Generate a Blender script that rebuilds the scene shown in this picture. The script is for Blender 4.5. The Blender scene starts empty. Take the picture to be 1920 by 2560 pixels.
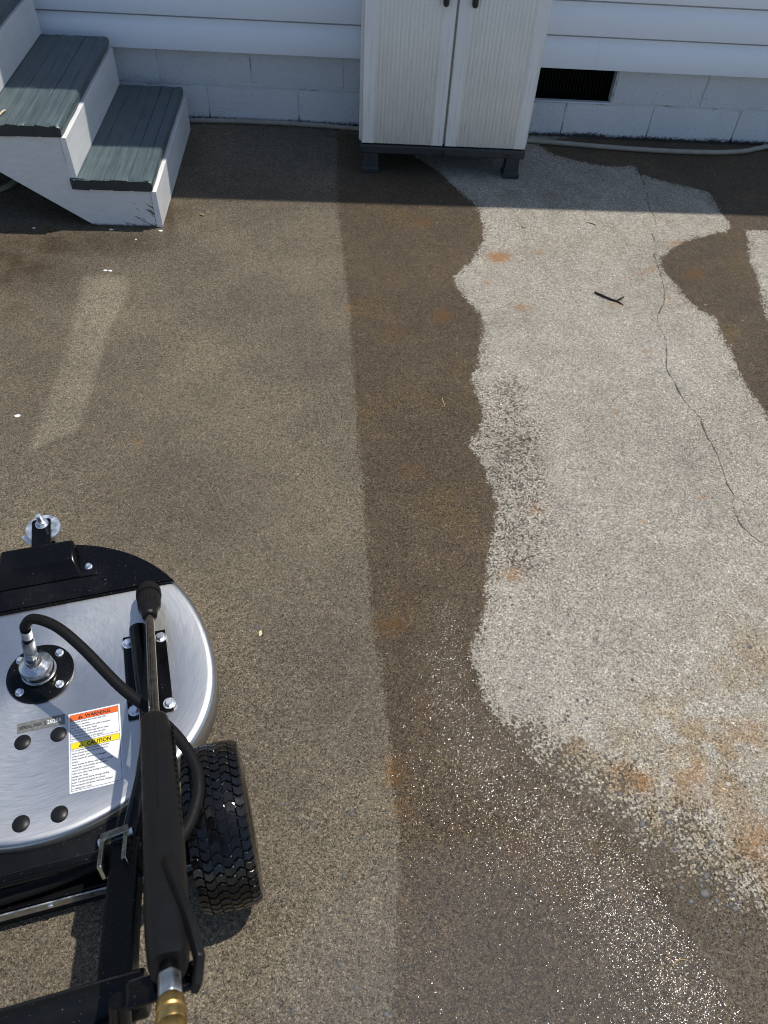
import bpy, bmesh, math, random
import numpy as np
from mathutils import Vector, Matrix, Quaternion

R = math.radians
SC = bpy.context.scene
COL = SC.collection
random.seed(7)

# ---------------------------------------------------------------- camera
CAM = np.array((0.696, -3.673, 1.569))
YAW, PITCH, ROLL, FPX = R(3.6), R(49.66), R(4.11), 1920.0
_f = np.array((math.sin(YAW) * math.cos(PITCH), math.cos(YAW) * math.cos(PITCH), -math.sin(PITCH)))
_r = np.array((math.cos(YAW), -math.sin(YAW), 0.0))
_u = np.cross(_r, _f)
_r, _u = _r * math.cos(ROLL) + _u * math.sin(ROLL), -_r * math.sin(ROLL) + _u * math.cos(ROLL)
cam_data = bpy.data.cameras.new('camera')
cam = bpy.data.objects.new('camera', cam_data)
COL.objects.link(cam)
cam.matrix_world = Matrix([[_r[i], _u[i], -_f[i], CAM[i]] for i in range(3)] + [[0, 0, 0, 1]])
cam_data.sensor_fit = 'HORIZONTAL'
cam_data.sensor_width = 36.0
cam_data.lens = 36.0 * FPX / 1920.0
cam_data.clip_start = 0.05
cam_data.clip_end = 500
cam_data.dof.use_dof = True
cam_data.dof.focus_distance = 2.1
cam_data.dof.aperture_fstop = 11.0
SC.camera = cam

# ---------------------------------------------------------------- sky, sun, exposure
SUN = Vector((0.38, 0.19, 1.0)).normalized()
world = bpy.data.worlds.new('World')
SC.world = world
world.use_nodes = True
wn = world.node_tree.nodes
wl = world.node_tree.links
sky = wn.new('ShaderNodeTexSky')
sky.sky_type = 'NISHITA'
sky.sun_disc = False
sky.sun_elevation = math.asin(SUN.z)
sky.sun_rotation = math.atan2(SUN.x, SUN.y)
sky.ozone_density = 1.35
sky.dust_density = 0.8
wn['Background'].inputs['Strength'].default_value = 0.132
wl.new(sky.outputs[0], wn['Background'].inputs[0])
sun_data = bpy.data.lights.new('sun', 'SUN')
sun_data.energy = 4.2
sun_data.angle = R(0.53)
sun_data.color = (1.0, 0.955, 0.885)
sun = bpy.data.objects.new('sun', sun_data)
COL.objects.link(sun)
sun.rotation_euler = SUN.to_track_quat('Z', 'Y').to_euler()
sun.location = (3, 2, 8)
SC.view_settings.view_transform = 'Standard'
SC.view_settings.look = 'None'
SC.view_settings.gamma = 1.0
SC.view_settings.exposure = 0.0
SC.cycles.use_denoising = True
SC.cycles.denoising_prefilter = 'ACCURATE'
SC.cycles.sample_clamp_indirect = 6.0
SC.cycles.filter_width = 1.0


# ---------------------------------------------------------------- pixel helpers (a pixel gives a direction, a surface the distance)
def ray(x, y):
    return _f + _r * (x - 960) / FPX - _u * (y - 1280) / FPX


def on_z(x, y, z=0.0):
    d = ray(x, y)
    return CAM + d * (z - CAM[2]) / d[2]


MA = R(15)
M0 = np.array((0.056, -2.892, 0.0))
MR = np.array(((math.cos(MA), math.sin(MA), 0), (-math.sin(MA), math.cos(MA), 0), (0, 0, 1.0)))


def lp(x, y, z):
    """photo pixel at height z -> the surface cleaner's own coordinates"""
    return tuple(MR @ (on_z(x, y, z) - M0))


# ---------------------------------------------------------------- mesh helpers
class MB:
    def __init__(self):
        self.v, self.f = [], []

    def add(self, v, f, M=None):
        n = len(self.v)
        for p in v:
            p = Vector(p)
            self.v.append(tuple(M @ p) if M is not None else tuple(p))
        self.f += [tuple(i + n for i in q) for q in f]
        return self

    def box(self, x0, x1, y0, y1, z0, z1, M=None):
        v = [(x, y, z) for z in (z0, z1) for y in (y0, y1) for x in (x0, x1)]
        return self.add(v, [(0, 2, 3, 1), (4, 5, 7, 6), (0, 1, 5, 4), (2, 6, 7, 3), (0, 4, 6, 2), (1, 3, 7, 5)], M)

    def prism(self, poly, a, b, axis='y', M=None):
        """polygon (p,q) extruded a..b along axis; axis y: (x,z), z: (x,y), x: (y,z)"""
        area = sum(poly[i][0] * poly[(i + 1) % len(poly)][1] - poly[(i + 1) % len(poly)][0] * poly[i][1] for i in range(len(poly)))
        if area < 0:
            poly = poly[::-1]
        n = len(poly)

        def pt(p, t):
            return (p[0], t, p[1]) if axis == 'y' else ((p[0], p[1], t) if axis == 'z' else (t, p[0], p[1]))
        v = [pt(p, a) for p in poly] + [pt(p, b) for p in poly]
        lo, hi = tuple(range(n)), tuple(range(n, 2 * n))
        s = [(i, (i + 1) % n, n + (i + 1) % n, n + i) for i in range(n)]
        if axis == 'y':
            f = [lo, hi[::-1]] + [q[::-1] for q in s]
        else:
            f = [lo[::-1], hi] + s
        return self.add(v, f, M)

    def lathe(self, prof, n=48, M=None):
        """profile (r,z) from bottom/inside to top, about z"""
        v, f, rings = [], [], []
        for r, z in prof:
            if r < 1e-6:
                rings.append([len(v)])
                v.append((0, 0, z))
            else:
                rings.append(list(range(len(v), len(v) + n)))
                v += [(r * math.cos(2 * math.pi * i / n), r * math.sin(2 * math.pi * i / n), z) for i in range(n)]
        for a, b in zip(rings, rings[1:]):
            for i in range(n):
                j = (i + 1) % n
                if len(a) == 1 and len(b) == 1:
                    continue
                if len(a) == 1:
                    f.append((a[0], b[j], b[i]))
                elif len(b) == 1:
                    f.append((a[i], a[j], b[0]))
                else:
                    f.append((a[i], a[j], b[j], b[i]))
        return self.add(v, f, M)

    def loft(self, secs, cap=True):
        n = len(secs[0])
        v = [p for s in secs for p in s]
        f = []
        for k in range(len(secs) - 1):
            for i in range(n):
                j = (i + 1) % n
                f.append((k * n + i, k * n + j, (k + 1) * n + j, (k + 1) * n + i))
        if cap:
            f.append(tuple(range(n))[::-1])
            f.append(tuple(range((len(secs) - 1) * n, len(secs) * n)))
        return self.add(v, f)

    def tube(self, path, rad, n=12, sub=0):
        pts = [Vector(p) for p in path]
        if sub:
            pts = spline(pts, sub)
        rads = rad if isinstance(rad, (list, tuple)) else [rad] * len(pts)
        t0 = (pts[1] - pts[0]).normalized()
        nrm = t0.orthogonal().normalized()
        secs, prev = [], t0
        for k, p in enumerate(pts):
            t = (pts[min(k + 1, len(pts) - 1)] - pts[max(k - 1, 0)]).normalized()
            nrm = prev.rotation_difference(t) @ nrm
            prev = t
            b = t.cross(nrm)
            secs.append([tuple(p + (nrm * math.cos(2 * math.pi * i / n) + b * math.sin(2 * math.pi * i / n)) * rads[k]) for i in range(n)])
        return self.loft(secs)

    def build(self, name, mat, parent=None, bevel=0, seg=2, sharp=32, recalc=True):
        me = bpy.data.meshes.new(name)
        me.from_pydata(self.v, [], self.f)
        if recalc:
            b = bmesh.new()
            b.from_mesh(me)
            bmesh.ops.recalc_face_normals(b, faces=b.faces)
            b.to_mesh(me)
            b.free()
        return link(name, me, mat, parent, bevel, seg, sharp)


def link(name, me, mat, parent=None, bevel=0, seg=2, sharp=32):
    me.polygons.foreach_set('use_smooth', [True] * len(me.polygons))
    me.set_sharp_from_angle(angle=R(sharp))
    if mat is not None:
        me.materials.append(mat)
    o = bpy.data.objects.new(name, me)
    COL.objects.link(o)
    o.parent = parent
    if bevel:
        m = o.modifiers.new('bevel', 'BEVEL')
        m.width, m.segments, m.limit_method, m.angle_limit = bevel, seg, 'ANGLE', R(40)
        m.harden_normals = False
    return o


def spline(pts, sub):
    out = []
    for k in range(len(pts) - 1):
        p0, p1, p2, p3 = pts[max(k - 1, 0)], pts[k], pts[k + 1], pts[min(k + 2, len(pts) - 1)]
        for i in range(sub):
            t = i / sub
            out.append(0.5 * ((2 * p1) + (p2 - p0) * t + (2 * p0 - 5 * p1 + 4 * p2 - p3) * t * t + (3 * p1 - p0 - 3 * p2 + p3) * t ** 3))
    out.append(pts[-1])
    return out


def frame(o, z, x=None):
    """matrix with origin o and local z along z"""
    z = Vector(z).normalized()
    x = Vector(x) if x is not None else z.orthogonal()
    x = (x - z * x.dot(z)).normalized()
    y = z.cross(x)
    return Matrix([[x[i], y[i], z[i], o[i]] for i in range(3)] + [[0, 0, 0, 1]])


def T(x, y, z):
    return Matrix.Translation((x, y, z))


def empty(name, loc=(0, 0, 0), rz=0):
    o = bpy.data.objects.new(name, None)
    o.empty_display_size = 0.1
    COL.objects.link(o)
    o.location = loc
    o.rotation_euler = (0, 0, rz)
    return o


def tag(o, label, cat, group=None):
    o['label'], o['category'] = label, cat
    if group:
        o['group'] = group
    return o


def copy_tree(o, parent=None):
    c = o.copy()
    COL.objects.link(c)
    c.parent = parent
    for ch in list(o.children):
        copy_tree(ch, c)
    return c


def text_mb(body, size, x, y, z, align='LEFT', sx=1.0, bold=0.0):
    cu = bpy.data.curves.new('lettering', 'FONT')
    cu.body, cu.size, cu.align_x = body, size, align
    cu.resolution_u = 2
    cu.offset = bold
    ob = bpy.data.objects.new('lettering', cu)
    COL.objects.link(ob)
    bpy.context.view_layer.update()
    me = bpy.data.meshes.new_from_object(ob.evaluated_get(bpy.context.evaluated_depsgraph_get()))
    mb = MB()
    mb.add([(x + v.co.x * sx, y + v.co.y, z) for v in me.vertices], [tuple(p.vertices) for p in me.polygons])
    bpy.data.objects.remove(ob)
    bpy.data.curves.remove(cu)
    bpy.data.meshes.remove(me)
    return mb


# ---------------------------------------------------------------- material helpers
class NT:
    def __init__(self, name):
        self.m = bpy.data.materials.new(name)
        self.m.use_nodes = True
        self.t = self.m.node_tree
        self.b = self.t.nodes['Principled BSDF']
        self._c = None

    def n(self, kind, **kw):
        nd = self.t.nodes.new('ShaderNode' + kind)
        ins = kw.pop('ins', {})
        for k, v in kw.items():
            setattr(nd, k, v)
        for k, v in ins.items():
            self.set(nd.inputs[k], v)
        return nd

    def set(self, sock, v):
        if isinstance(v, bpy.types.NodeSocket):
            self.t.links.new(v, sock)
        elif sock.type == 'RGBA' and isinstance(v, (int, float)):
            sock.default_value = (v, v, v, 1.0)
        else:
            sock.default_value = (*v, 1.0) if (isinstance(v, tuple) and len(v) == 3 and sock.type == 'RGBA') else v

    def P(self, **kw):
        for k, v in kw.items():
            self.set(self.b.inputs[k.replace('_', ' ')], v)

    def obj(self):
        if self._c is None:
            self._c = self.n('TexCoord')
        return self._c.outputs['Object']

    def pos(self):
        return self.n('NewGeometry').outputs['Position']

    def math(self, op, a, b=0.0, c=0.0, clamp=False):
        nd = self.n('Math', operation=op, use_clamp=clamp)
        self.set(nd.inputs[0], a)
        self.set(nd.inputs[1], b)
        self.set(nd.inputs[2], c)
        return nd.outputs[0]

    def ss(self, v, a, b, o0=0.0, o1=1.0):
        nd = self.n('MapRange', interpolation_type='SMOOTHSTEP')
        for i, q in enumerate((v, a, b, o0, o1)):
            self.set(nd.inputs[i], q)
        return nd.outputs[0]

    def lin(self, v, a, b, o0=0.0, o1=1.0):
        nd = self.n('MapRange')
        for i, q in enumerate((v, a, b, o0, o1)):
            self.set(nd.inputs[i], q)
        return nd.outputs[0]

    def mix(self, f, a, b, mode='MIX'):
        nd = self.n('Mix', data_type='RGBA', blend_type=mode)
        self.set(nd.inputs[0], f)
        self.set(nd.inputs[6], a)
        self.set(nd.inputs[7], b)
        return nd.outputs[2]

    def noise(self, vec, scale, detail=2.0, rough=0.5, out='Fac'):
        return self.n('TexNoise', ins={'Vector': vec, 'Scale': scale, 'Detail': detail, 'Roughness': rough}).outputs[out]

    def vor(self, vec, scale, out='Color', rnd=1.0):
        return self.n('TexVoronoi', ins={'Vector': vec, 'Scale': scale, 'Randomness': rnd}).outputs[out]

    def scale(self, vec, s):
        nd = self.n('Mapping')
        self.set(nd.inputs['Vector'], vec)
        nd.inputs['Scale'].default_value = s
        return nd.outputs[0]

    def bump(self, h, strength, dist):
        return self.n('Bump', ins={'Height': h, 'Strength': strength, 'Distance': dist}).outputs[0]

    def sep(self, v):
        return self.n('SeparateXYZ', ins={0: v}).outputs

    def attr(self, name):
        return self.n('Attribute', attribute_name=name).outputs['Fac']


def simple(name, col, rough=0.5, metal=0.0, var=0.12, nscale=40, bump=0.0, rvar=0.12, spec=0.5, coat=0.0):
    k = NT(name)
    nz = k.noise(k.obj(), nscale, 4, 0.6)
    d = tuple(c * (1 - var) for c in col)
    l = tuple(min(1, c * (1 + var)) for c in col)
    k.P(Base_Color=k.mix(k.lin(nz, .3, .7), d, l), Metallic=metal, Roughness=k.lin(nz, .3, .7, max(.02, rough - rvar), min(1, rough + rvar)))
    k.b.inputs['Specular IOR Level'].default_value = spec
    if coat:
        k.b.inputs['Coat Weight'].default_value = coat
        k.b.inputs['Coat Roughness'].default_value = .08
    if bump:
        k.P(Normal=k.bump(k.noise(k.obj(), nscale * 8, 3), bump, .001))
    return k.m


# ---------------------------------------------------------------- materials
def mat_concrete():
    k = NT('concrete')
    p = k.pos()
    n_lo = k.noise(p, 2.2, 4, .6)
    n_md = k.noise(p, 13, 4, .62)
    n_ed = k.noise(p, 30, 5, .75)
    n_fi = k.noise(p, 430, 2, .6)
    v1 = k.n('TexVoronoi', ins={'Vector': p, 'Scale': 430.0})
    v2 = k.n('TexVoronoi', ins={'Vector': p, 'Scale': 215.0})
    d1, d2 = v1.outputs['Distance'], v2.outputs['Distance']
    g1 = k.n('SeparateColor', ins={0: v1.outputs['Color']}).outputs
    g2 = k.n('SeparateColor', ins={0: v2.outputs['Color']}).outputs

    def ramp(src, stops):
        r = k.n('ValToRGB')
        e = r.color_ramp.elements
        e[0].position, e[0].color = stops[0][0], (stops[0][1],) * 3 + (1,)
        e[1].position, e[1].color = stops[-1][0], (stops[-1][1],) * 3 + (1,)
        for pos, v in stops[1:-1]:
            e.new(pos).color = (v, v, v, 1)
        k.set(r.inputs[0], src)
        return r.outputs[0]
    # sand grains, then a sparse scatter of larger stones of every tone
    ga = ramp(g1[0], ((0, .28), (.12, .48), (.30, .84), (.72, 1.08), (.90, 1.35), (1, 1.95)))
    gb = ramp(g2[0], ((0, .58), (.10, .74), (.25, .95), (.80, 1.03), (.93, 1.22), (1, 1.4)))
    g = k.math('MULTIPLY', k.math('MULTIPLY', ga, gb), k.lin(n_fi, .3, .7, .74, 1.26))
    vary = k.lin(k.noise(p, 1.3, 3, .6), .3, .7, .92, 1.22)
    stone = k.math('MULTIPLY', k.math('GREATER_THAN', g2[1], .955), k.ss(d2, .40, .30))
    stonec = k.lin(g2[2], 0, 1, .38, 1.75)
    # where the water lies
    sdw = k.attr('sd_wet')
    e_n = k.math('ADD', k.math('MULTIPLY', k.math('SUBTRACT', n_ed, .5), .046), k.math('MULTIPLY', k.math('SUBTRACT', g2[2], .5), .012))
    sdn = k.math('ADD', sdw, e_n)
    wet = k.ss(sdn, .003, -.003)
    sdc = k.attr('sd_clean')
    clean = k.ss(k.math('ADD', sdc, k.math('MULTIPLY', k.math('SUBTRACT', n_ed, .5), .018)), .012, -.012)
    dampf = k.math('ADD', k.attr('damp'), k.math('MULTIPLY', k.ss(k.math('ABSOLUTE', sdw), .05, .0), .22))
    dmp = k.math('MULTIPLY', k.ss(k.math('SUBTRACT', k.math('ADD', dampf, k.math('MULTIPLY', k.math('SUBTRACT', n_md, .5), .6)), g2[1]), -.05, .05), k.ss(dampf, .03, .2))
    rust = k.ss(k.math('ADD', k.attr('rust'), k.math('ADD', k.math('MULTIPLY', k.math('SUBTRACT', n_ed, .5), .9), k.math('MULTIPLY', k.math('SUBTRACT', g1[1], .5), .7))), .30, 1.0)
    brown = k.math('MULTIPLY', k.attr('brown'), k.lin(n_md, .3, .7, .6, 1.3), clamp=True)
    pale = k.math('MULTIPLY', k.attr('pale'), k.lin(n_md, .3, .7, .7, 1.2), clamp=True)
    # colours
    dry = k.mix(k.lin(n_md, .3, .7), (.390, .356, .290), (.325, .297, .246))
    dry = k.mix(k.math('MULTIPLY', k.ss(n_lo, .5, .7), .35), dry, (.30, .285, .25))
    cln = k.mix(k.lin(n_lo, .35, .65), (.140, .1165, .084), (.161, .132, .091))
    cln = k.mix(k.math('MULTIPLY', g1[2], .30), cln, (.162, .128, .084))
    wetc = k.mix(k.lin(n_md, .3, .7), (.080, .058, .035), (.098, .071, .042))
    wetc = k.mix(k.math('MULTIPLY', k.ss(k.noise(p, 4.5, 4, .6), .52, .68), .5), wetc, (.100, .066, .025))
    col = k.mix(k.math('MAXIMUM', clean, k.ss(sdc, .07, .05)), dry, cln)
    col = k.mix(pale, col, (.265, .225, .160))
    col = k.mix(k.math('MULTIPLY', k.math('MULTIPLY', k.attr('warm'), k.ss(n_md, .36, .62)), k.math('SUBTRACT', 1.0, clean)), col, (.270, .190, .096))
    col = k.mix(k.math('MULTIPLY', dmp, k.math('MULTIPLY', k.math('SUBTRACT', 1.0, clean), .9)), col, (.098, .076, .050))
    col = k.mix(wet, col, wetc)
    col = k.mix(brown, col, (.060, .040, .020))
    soft = k.math('POWER', g, k.math('MULTIPLY', vary, k.lin(wet, 0, 1, .92, 1.15)))
    col = k.mix(1.0, col, soft, 'MULTIPLY')
    col = k.mix(1.0, col, k.math('MULTIPLY', k.lin(n_lo, .3, .7, .84, 1.14), k.lin(k.noise(p, 7, 5, .65), .3, .7, .92, 1.08)), 'MULTIPLY')
    col = k.mix(k.math('MULTIPLY', stone, .75), col, k.mix(1.0, col, stonec, 'MULTIPLY'))
    rc = k.mix(wet, (.30, .135, .030), (.120, .054, .012))
    col = k.mix(k.math('MULTIPLY', rust, .74), col, rc)
    # crack
    ck = k.math('ABSOLUTE', k.math('ADD', k.attr('crack'), k.math('MULTIPLY', k.math('SUBTRACT', k.noise(p, 38, 5, .7), .5), .022)))
    wdt = k.math('MULTIPLY', k.attr('crack_on'), k.lin(k.noise(p, 19, 3), .38, .68, -.0007, .0026))
    crk = k.math('MULTIPLY', k.ss(ck, k.math('ADD', wdt, .0011), wdt), k.ss(k.attr('crack_on'), .2, .5))
    col = k.mix(k.math('MULTIPLY', crk, .8), col, (.035, .030, .025))
    # moss and dirt against the foundation
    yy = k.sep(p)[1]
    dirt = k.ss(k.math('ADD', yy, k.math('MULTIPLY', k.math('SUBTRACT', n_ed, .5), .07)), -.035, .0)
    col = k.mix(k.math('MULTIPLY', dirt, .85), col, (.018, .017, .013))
    anywet = k.math('MAXIMUM', wet, k.math('MULTIPLY', brown, .6))
    # drops of standing water sit on some grains only
    film = k.math('MULTIPLY', wet, k.attr('film'))
    drop = k.math('MULTIPLY', k.math('GREATER_THAN', k.math('ADD', g1[1], k.math('MULTIPLY', film, .36)), 1.0), wet)
    rough = k.mix(clean, .92, .82)
    rough = k.mix(k.math('MULTIPLY', anywet, .7), rough, .56)
    rough = k.mix(drop, rough, k.lin(g1[2], 0, 1, .11, .19))
    k.P(Base_Color=col, Roughness=rough, Specular_IOR_Level=k.lin(drop, 0, 1, .32, .5))
    h = k.math('ADD', k.math('MULTIPLY', d1, -.9), k.math('ADD', k.math('MULTIPLY', n_fi, .7), k.math('MULTIPLY', g1[2], .6)))
    h = k.math('SUBTRACT', h, k.math('MULTIPLY', crk, 1.6))
    h = k.math('SUBTRACT', h, k.math('MULTIPLY', k.math('MULTIPLY', dmp, k.math('SUBTRACT', 1.0, wet)), .5))
    hf = k.math('MULTIPLY', k.noise(p, 250, 1, .5), .95)
    mx = k.n('Mix', data_type='FLOAT', ins={0: drop, 2: h, 3: hf})
    k.P(Normal=k.bump(mx.outputs[0], .75, .0024))
    return k.m


def mat_siding():
    k = NT('vinyl_siding')
    o = k.pos()
    grain = k.noise(k.scale(o, (9, 60, 260)), 1.0, 4, .65)
    blot = k.noise(o, 2.2, 3)
    k.P(Base_Color=k.mix(k.lin(blot, .3, .7), (.79, .82, .87), (.82, .85, .89)), Roughness=k.lin(grain, .3, .7, .42, .56))
    k.P(Normal=k.bump(grain, .22, .0012))
    return k.m


def mat_block():
    k = NT('painted_block')
    p = k.pos()
    n = k.noise(p, 210, 4, .62)
    n2 = k.noise(p, 62, 5, .7)
    lo = k.noise(p, 5, 4)
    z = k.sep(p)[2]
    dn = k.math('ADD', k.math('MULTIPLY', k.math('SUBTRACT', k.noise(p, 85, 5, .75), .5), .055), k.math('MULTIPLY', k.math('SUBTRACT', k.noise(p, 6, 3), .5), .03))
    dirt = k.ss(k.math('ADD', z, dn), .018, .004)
    pit = k.ss(k.math('ADD', k.math('MULTIPLY', n2, .6), k.math('MULTIPLY', n, .4)), .44, .34)
    ri = k.n('ObjectInfo').outputs['Random']
    col = k.mix(k.lin(lo, .3, .7), (.68, .70, .72), (.75, .765, .775))
    col = k.mix(k.lin(ri, 0, 1, 0, .35), col, (.60, .63, .66))
    col = k.mix(k.math('MULTIPLY', pit, .5), col, (.26, .265, .27))
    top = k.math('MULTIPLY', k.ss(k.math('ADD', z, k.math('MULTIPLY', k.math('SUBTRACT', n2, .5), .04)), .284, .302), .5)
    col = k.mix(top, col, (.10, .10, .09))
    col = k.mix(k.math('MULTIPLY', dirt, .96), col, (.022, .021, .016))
    k.P(Base_Color=col, Roughness=.62)
    h = k.math('ADD', k.math('MULTIPLY', n, .5), k.math('MULTIPLY', n2, 1.2))
    k.P(Normal=k.bump(h, 1.0, .006))
    return k.m


def mat_wood(name, c0, c1, rough, scuff=None, axis=(120, 4, 120), wear=.0, bump=.35, endgrain=False):
    k = NT(name)
    o = k.obj()
    g = k.noise(k.scale(o, axis), 1.0, 5, .62)
    b = k.noise(o, 9, 4, .6)
    col = k.mix(k.lin(g, .3, .7), c0, c1)
    col = k.mix(k.lin(b, .35, .7, 0, .4), col, tuple(x * .82 for x in c0))
    if endgrain:
        ny = k.sep(k.n('NewGeometry').outputs['Normal'])[1]
        col = k.mix(k.math('MULTIPLY', k.ss(ny, -.6, -.85), .72), col, (.010, .014, .015))
    if scuff:
        s = k.ss(k.noise(k.scale(o, (55, 55, 140)), 1.0, 6, .75), .70, .78)
        col = k.mix(k.math('MULTIPLY', s, wear), col, scuff)
    k.P(Base_Color=col, Roughness=k.lin(g, .3, .7, rough - .08, rough + .12))
    k.P(Normal=k.bump(g, bump, .0016))
    return k.m


def mat_stringer():
    k = NT('stringer_white_paint')
    p = k.pos()
    xyz = k.sep(p)
    n = k.noise(k.scale(p, (30, 8, 90)), 1.0, 4, .6)
    col = k.mix(k.lin(n, .3, .7), (.62, .62, .61), (.70, .70, .685))
    # bare split wood: diagonal scratches near the foot, sloping down to the right
    q = k.math('ADD', k.math('MULTIPLY', xyz[0], .62), k.math('MULTIPLY', xyz[2], 1.0))
    sv = k.n('CombineXYZ')
    k.set(sv.inputs[0], k.math('MULTIPLY', q, 46.0))
    k.set(sv.inputs[1], k.math('MULTIPLY', k.math('SUBTRACT', xyz[0], xyz[2]), 4.0))
    sc = k.ss(k.noise(sv.outputs[0], 1.0, 4, .65), .55, .60)
    near = k.math('MULTIPLY', k.ss(xyz[2], .15, .02), k.ss(xyz[0], -.23, -.12))
    near = k.math('MULTIPLY', near, k.ss(k.math('ADD', xyz[2], k.math('MULTIPLY', k.math('SUBTRACT', k.noise(p, 26, 4), .5), .22)), .14, .03, .3, 1.0))
    col = k.mix(k.math('MULTIPLY', k.ss(k.math('MULTIPLY', sc, near), .12, .4), .95), col, (.035, .03, .027))
    spk = k.ss(k.noise(p, 170, 3, .6), .71, .76)
    col = k.mix(k.math('MULTIPLY', spk, .55), col, (.10, .09, .08))
    foot = k.ss(k.math('ADD', xyz[2], k.math('MULTIPLY', k.math('SUBTRACT', k.noise(p, 60, 4), .5), .02)), .012, .0)
    col = k.mix(k.math('MULTIPLY', foot, .9), col, (.04, .035, .03))
    k.P(Base_Color=col, Roughness=.5, Normal=k.bump(n, .2, .0012))
    return k.m


def mat_cabinet():
    k = NT('weathered_plastic')
    p = k.pos()
    z = k.sep(p)[2]
    st = k.noise(k.scale(p, (130, 130, 6)), 1.0, 5, .7)
    sp = k.noise(k.scale(p, (160, 160, 40)), 1.0, 5, .72)
    lo = k.noise(p, 6, 3)
    col = k.mix(k.lin(lo, .3, .7), (.68, .675, .645), (.735, .725, .69))
    low = k.lin(z, .7, .12, .25, 1.0)
    col = k.mix(k.math('MULTIPLY', k.math('MULTIPLY', k.ss(st, .48, .70), low), .36), col, (.16, .155, .145))
    col = k.mix(k.math('MULTIPLY', k.math('MULTIPLY', k.ss(sp, .58, .72), low), .42), col, (.11, .105, .095))
    k.P(Base_Color=col, Roughness=.55, Normal=k.bump(k.noise(p, 500, 2), .12, .0006))
    return k.m


def mat_deck():
    k = NT('brushed_aluminium')
    o = k.obj()
    x, y, z = k.sep(o)[:3]
    r = k.math('SQRT', k.math('ADD', k.math('MULTIPLY', x, x), k.math('MULTIPLY', y, y)))
    th = k.math('ARCTAN2', y, x)
    # swirl marks: nearly circular arcs around an off-centre point
    x2 = k.math('ADD', x, .05)
    y2 = k.math('SUBTRACT', y, .12)
    r2 = k.math('SQRT', k.math('ADD', k.math('MULTIPLY', x2, x2), k.math('MULTIPLY', y2, y2)))

    def comb(a, sa, b, sb):
        c = k.n('CombineXYZ')
        k.set(c.inputs[0], k.math('MULTIPLY', a, sa))
        k.set(c.inputs[1], k.math('MULTIPLY', b, sb))
        return c.outputs[0]
    n1 = k.noise(comb(r, 420.0, th, 4.0), 1.0, 3, .6)
    n2 = k.noise(comb(r2, 330.0, th, 6.0), 1.0, 4, .65)
    n3 = k.noise(o, 14, 4, .6)
    drops = k.ss(k.noise(o, 120, 2), .715, .75)
    s = k.math('ADD', k.math('MULTIPLY', n1, .5), k.math('MULTIPLY', n2, .5))
    col = k.mix(k.lin(s, .38, .62), (.525, .53, .53), (.57, .575, .57))
    col = k.mix(k.lin(n3, .45, .75, 0, .35), col, (.56, .54, .50))
    col = k.mix(k.math('MULTIPLY', drops, .35), col, (.86, .86, .86))
    grime = k.math('MULTIPLY', k.ss(z, .0985, .070), k.lin(n3, .35, .65, .55, 1.0))
    col = k.mix(grime, col, (.20, .17, .13))
    met = k.lin(grime, 0, 1, 1.0, .3)
    k.P(Base_Color=col, Metallic=met, Roughness=k.lin(s, .35, .65, .33, .40), Normal=k.bump(s, .022, .0005))
    k.b.inputs['Anisotropic'].default_value = .35
    tg = k.n('Tangent', direction_type='RADIAL', axis='Z')
    k.P(Tangent=tg.outputs[0])
    return k.m


MT = {}
MT['concrete'] = mat_concrete()
MT['siding'] = mat_siding()
MT['block'] = mat_block()
def mat_mortar():
    k = NT('painted_mortar')
    p = k.pos()
    n = k.noise(p, 60, 4, .65)
    lo = k.noise(k.scale(p, (1, 1, 1.6)), 7, 4, .6)
    gap = k.math('MULTIPLY', k.ss(lo, .54, .64), k.lin(n, .4, .6, .5, 1.0))
    col = k.mix(gap, (.60, .61, .62), (.07, .066, .06))
    z = k.sep(p)[2]
    col = k.mix(k.ss(k.math('ADD', z, k.math('MULTIPLY', k.math('SUBTRACT', n, .5), .05)), .05, .01), col, (.03, .028, .022))
    k.P(Base_Color=col, Roughness=.7, Normal=k.bump(n, .8, .004))
    return k.m


MT['mortar'] = mat_mortar()
MT['vent_shade'] = simple('crawlspace_shade', (.006, .006, .006), .9, spec=.1)  # near-black colour stands in for the shade inside the vent
MT['vent_bar'] = simple('vent_bar_dark', (.010, .010, .010), .7, spec=.1)
MT['trim'] = simple('white_trim', (.68, .68, .67), .45)
MT['shingle'] = simple('roof_shingle', (.07, .066, .062), .9, var=.3, nscale=90)
MT['tread'] = mat_wood('dark_tread_paint', (.044, .067, .072), (.100, .136, .143), .42, (.30, .33, .33), (130, 3.2, 60), .25, .5, True)
MT['riser'] = mat_wood('riser_white_paint', (.70, .70, .69), (.78, .78, .765), .40, (.16, .15, .13), (26, 4, 60), .35, .2)
MT['stringer'] = mat_stringer()
MT['cabinet'] = mat_cabinet()
MT['cab_dark'] = simple('charcoal_plastic', (.026, .029, .033), .5, var=.2)
MT['cab_black'] = simple('black_plastic', (.012, .012, .013), .4)
MT['hose_tan'] = simple('tan_vinyl_hose', (.28, .255, .21), .45, var=.15, nscale=25)
def mat_black(name, col, rough, spec, amount):
    k = NT(name)
    o = k.obj()
    n = k.noise(o, 18, 4, .6)
    spk = k.ss(k.noise(o, 260, 2, .5), .715, .745)
    film = k.ss(k.noise(o, 7, 4, .6), .5, .75)
    c = k.mix(k.math('MULTIPLY', film, .35 * amount), col, (.05, .047, .042))
    c = k.mix(k.math('MULTIPLY', spk, amount), c, (.30, .29, .27))
    k.P(Base_Color=c, Roughness=k.math('ADD', k.lin(n, .3, .7, rough - .05, rough + .07), k.math('MULTIPLY', spk, .3)), Specular_IOR_Level=spec)
    return k.m


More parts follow.
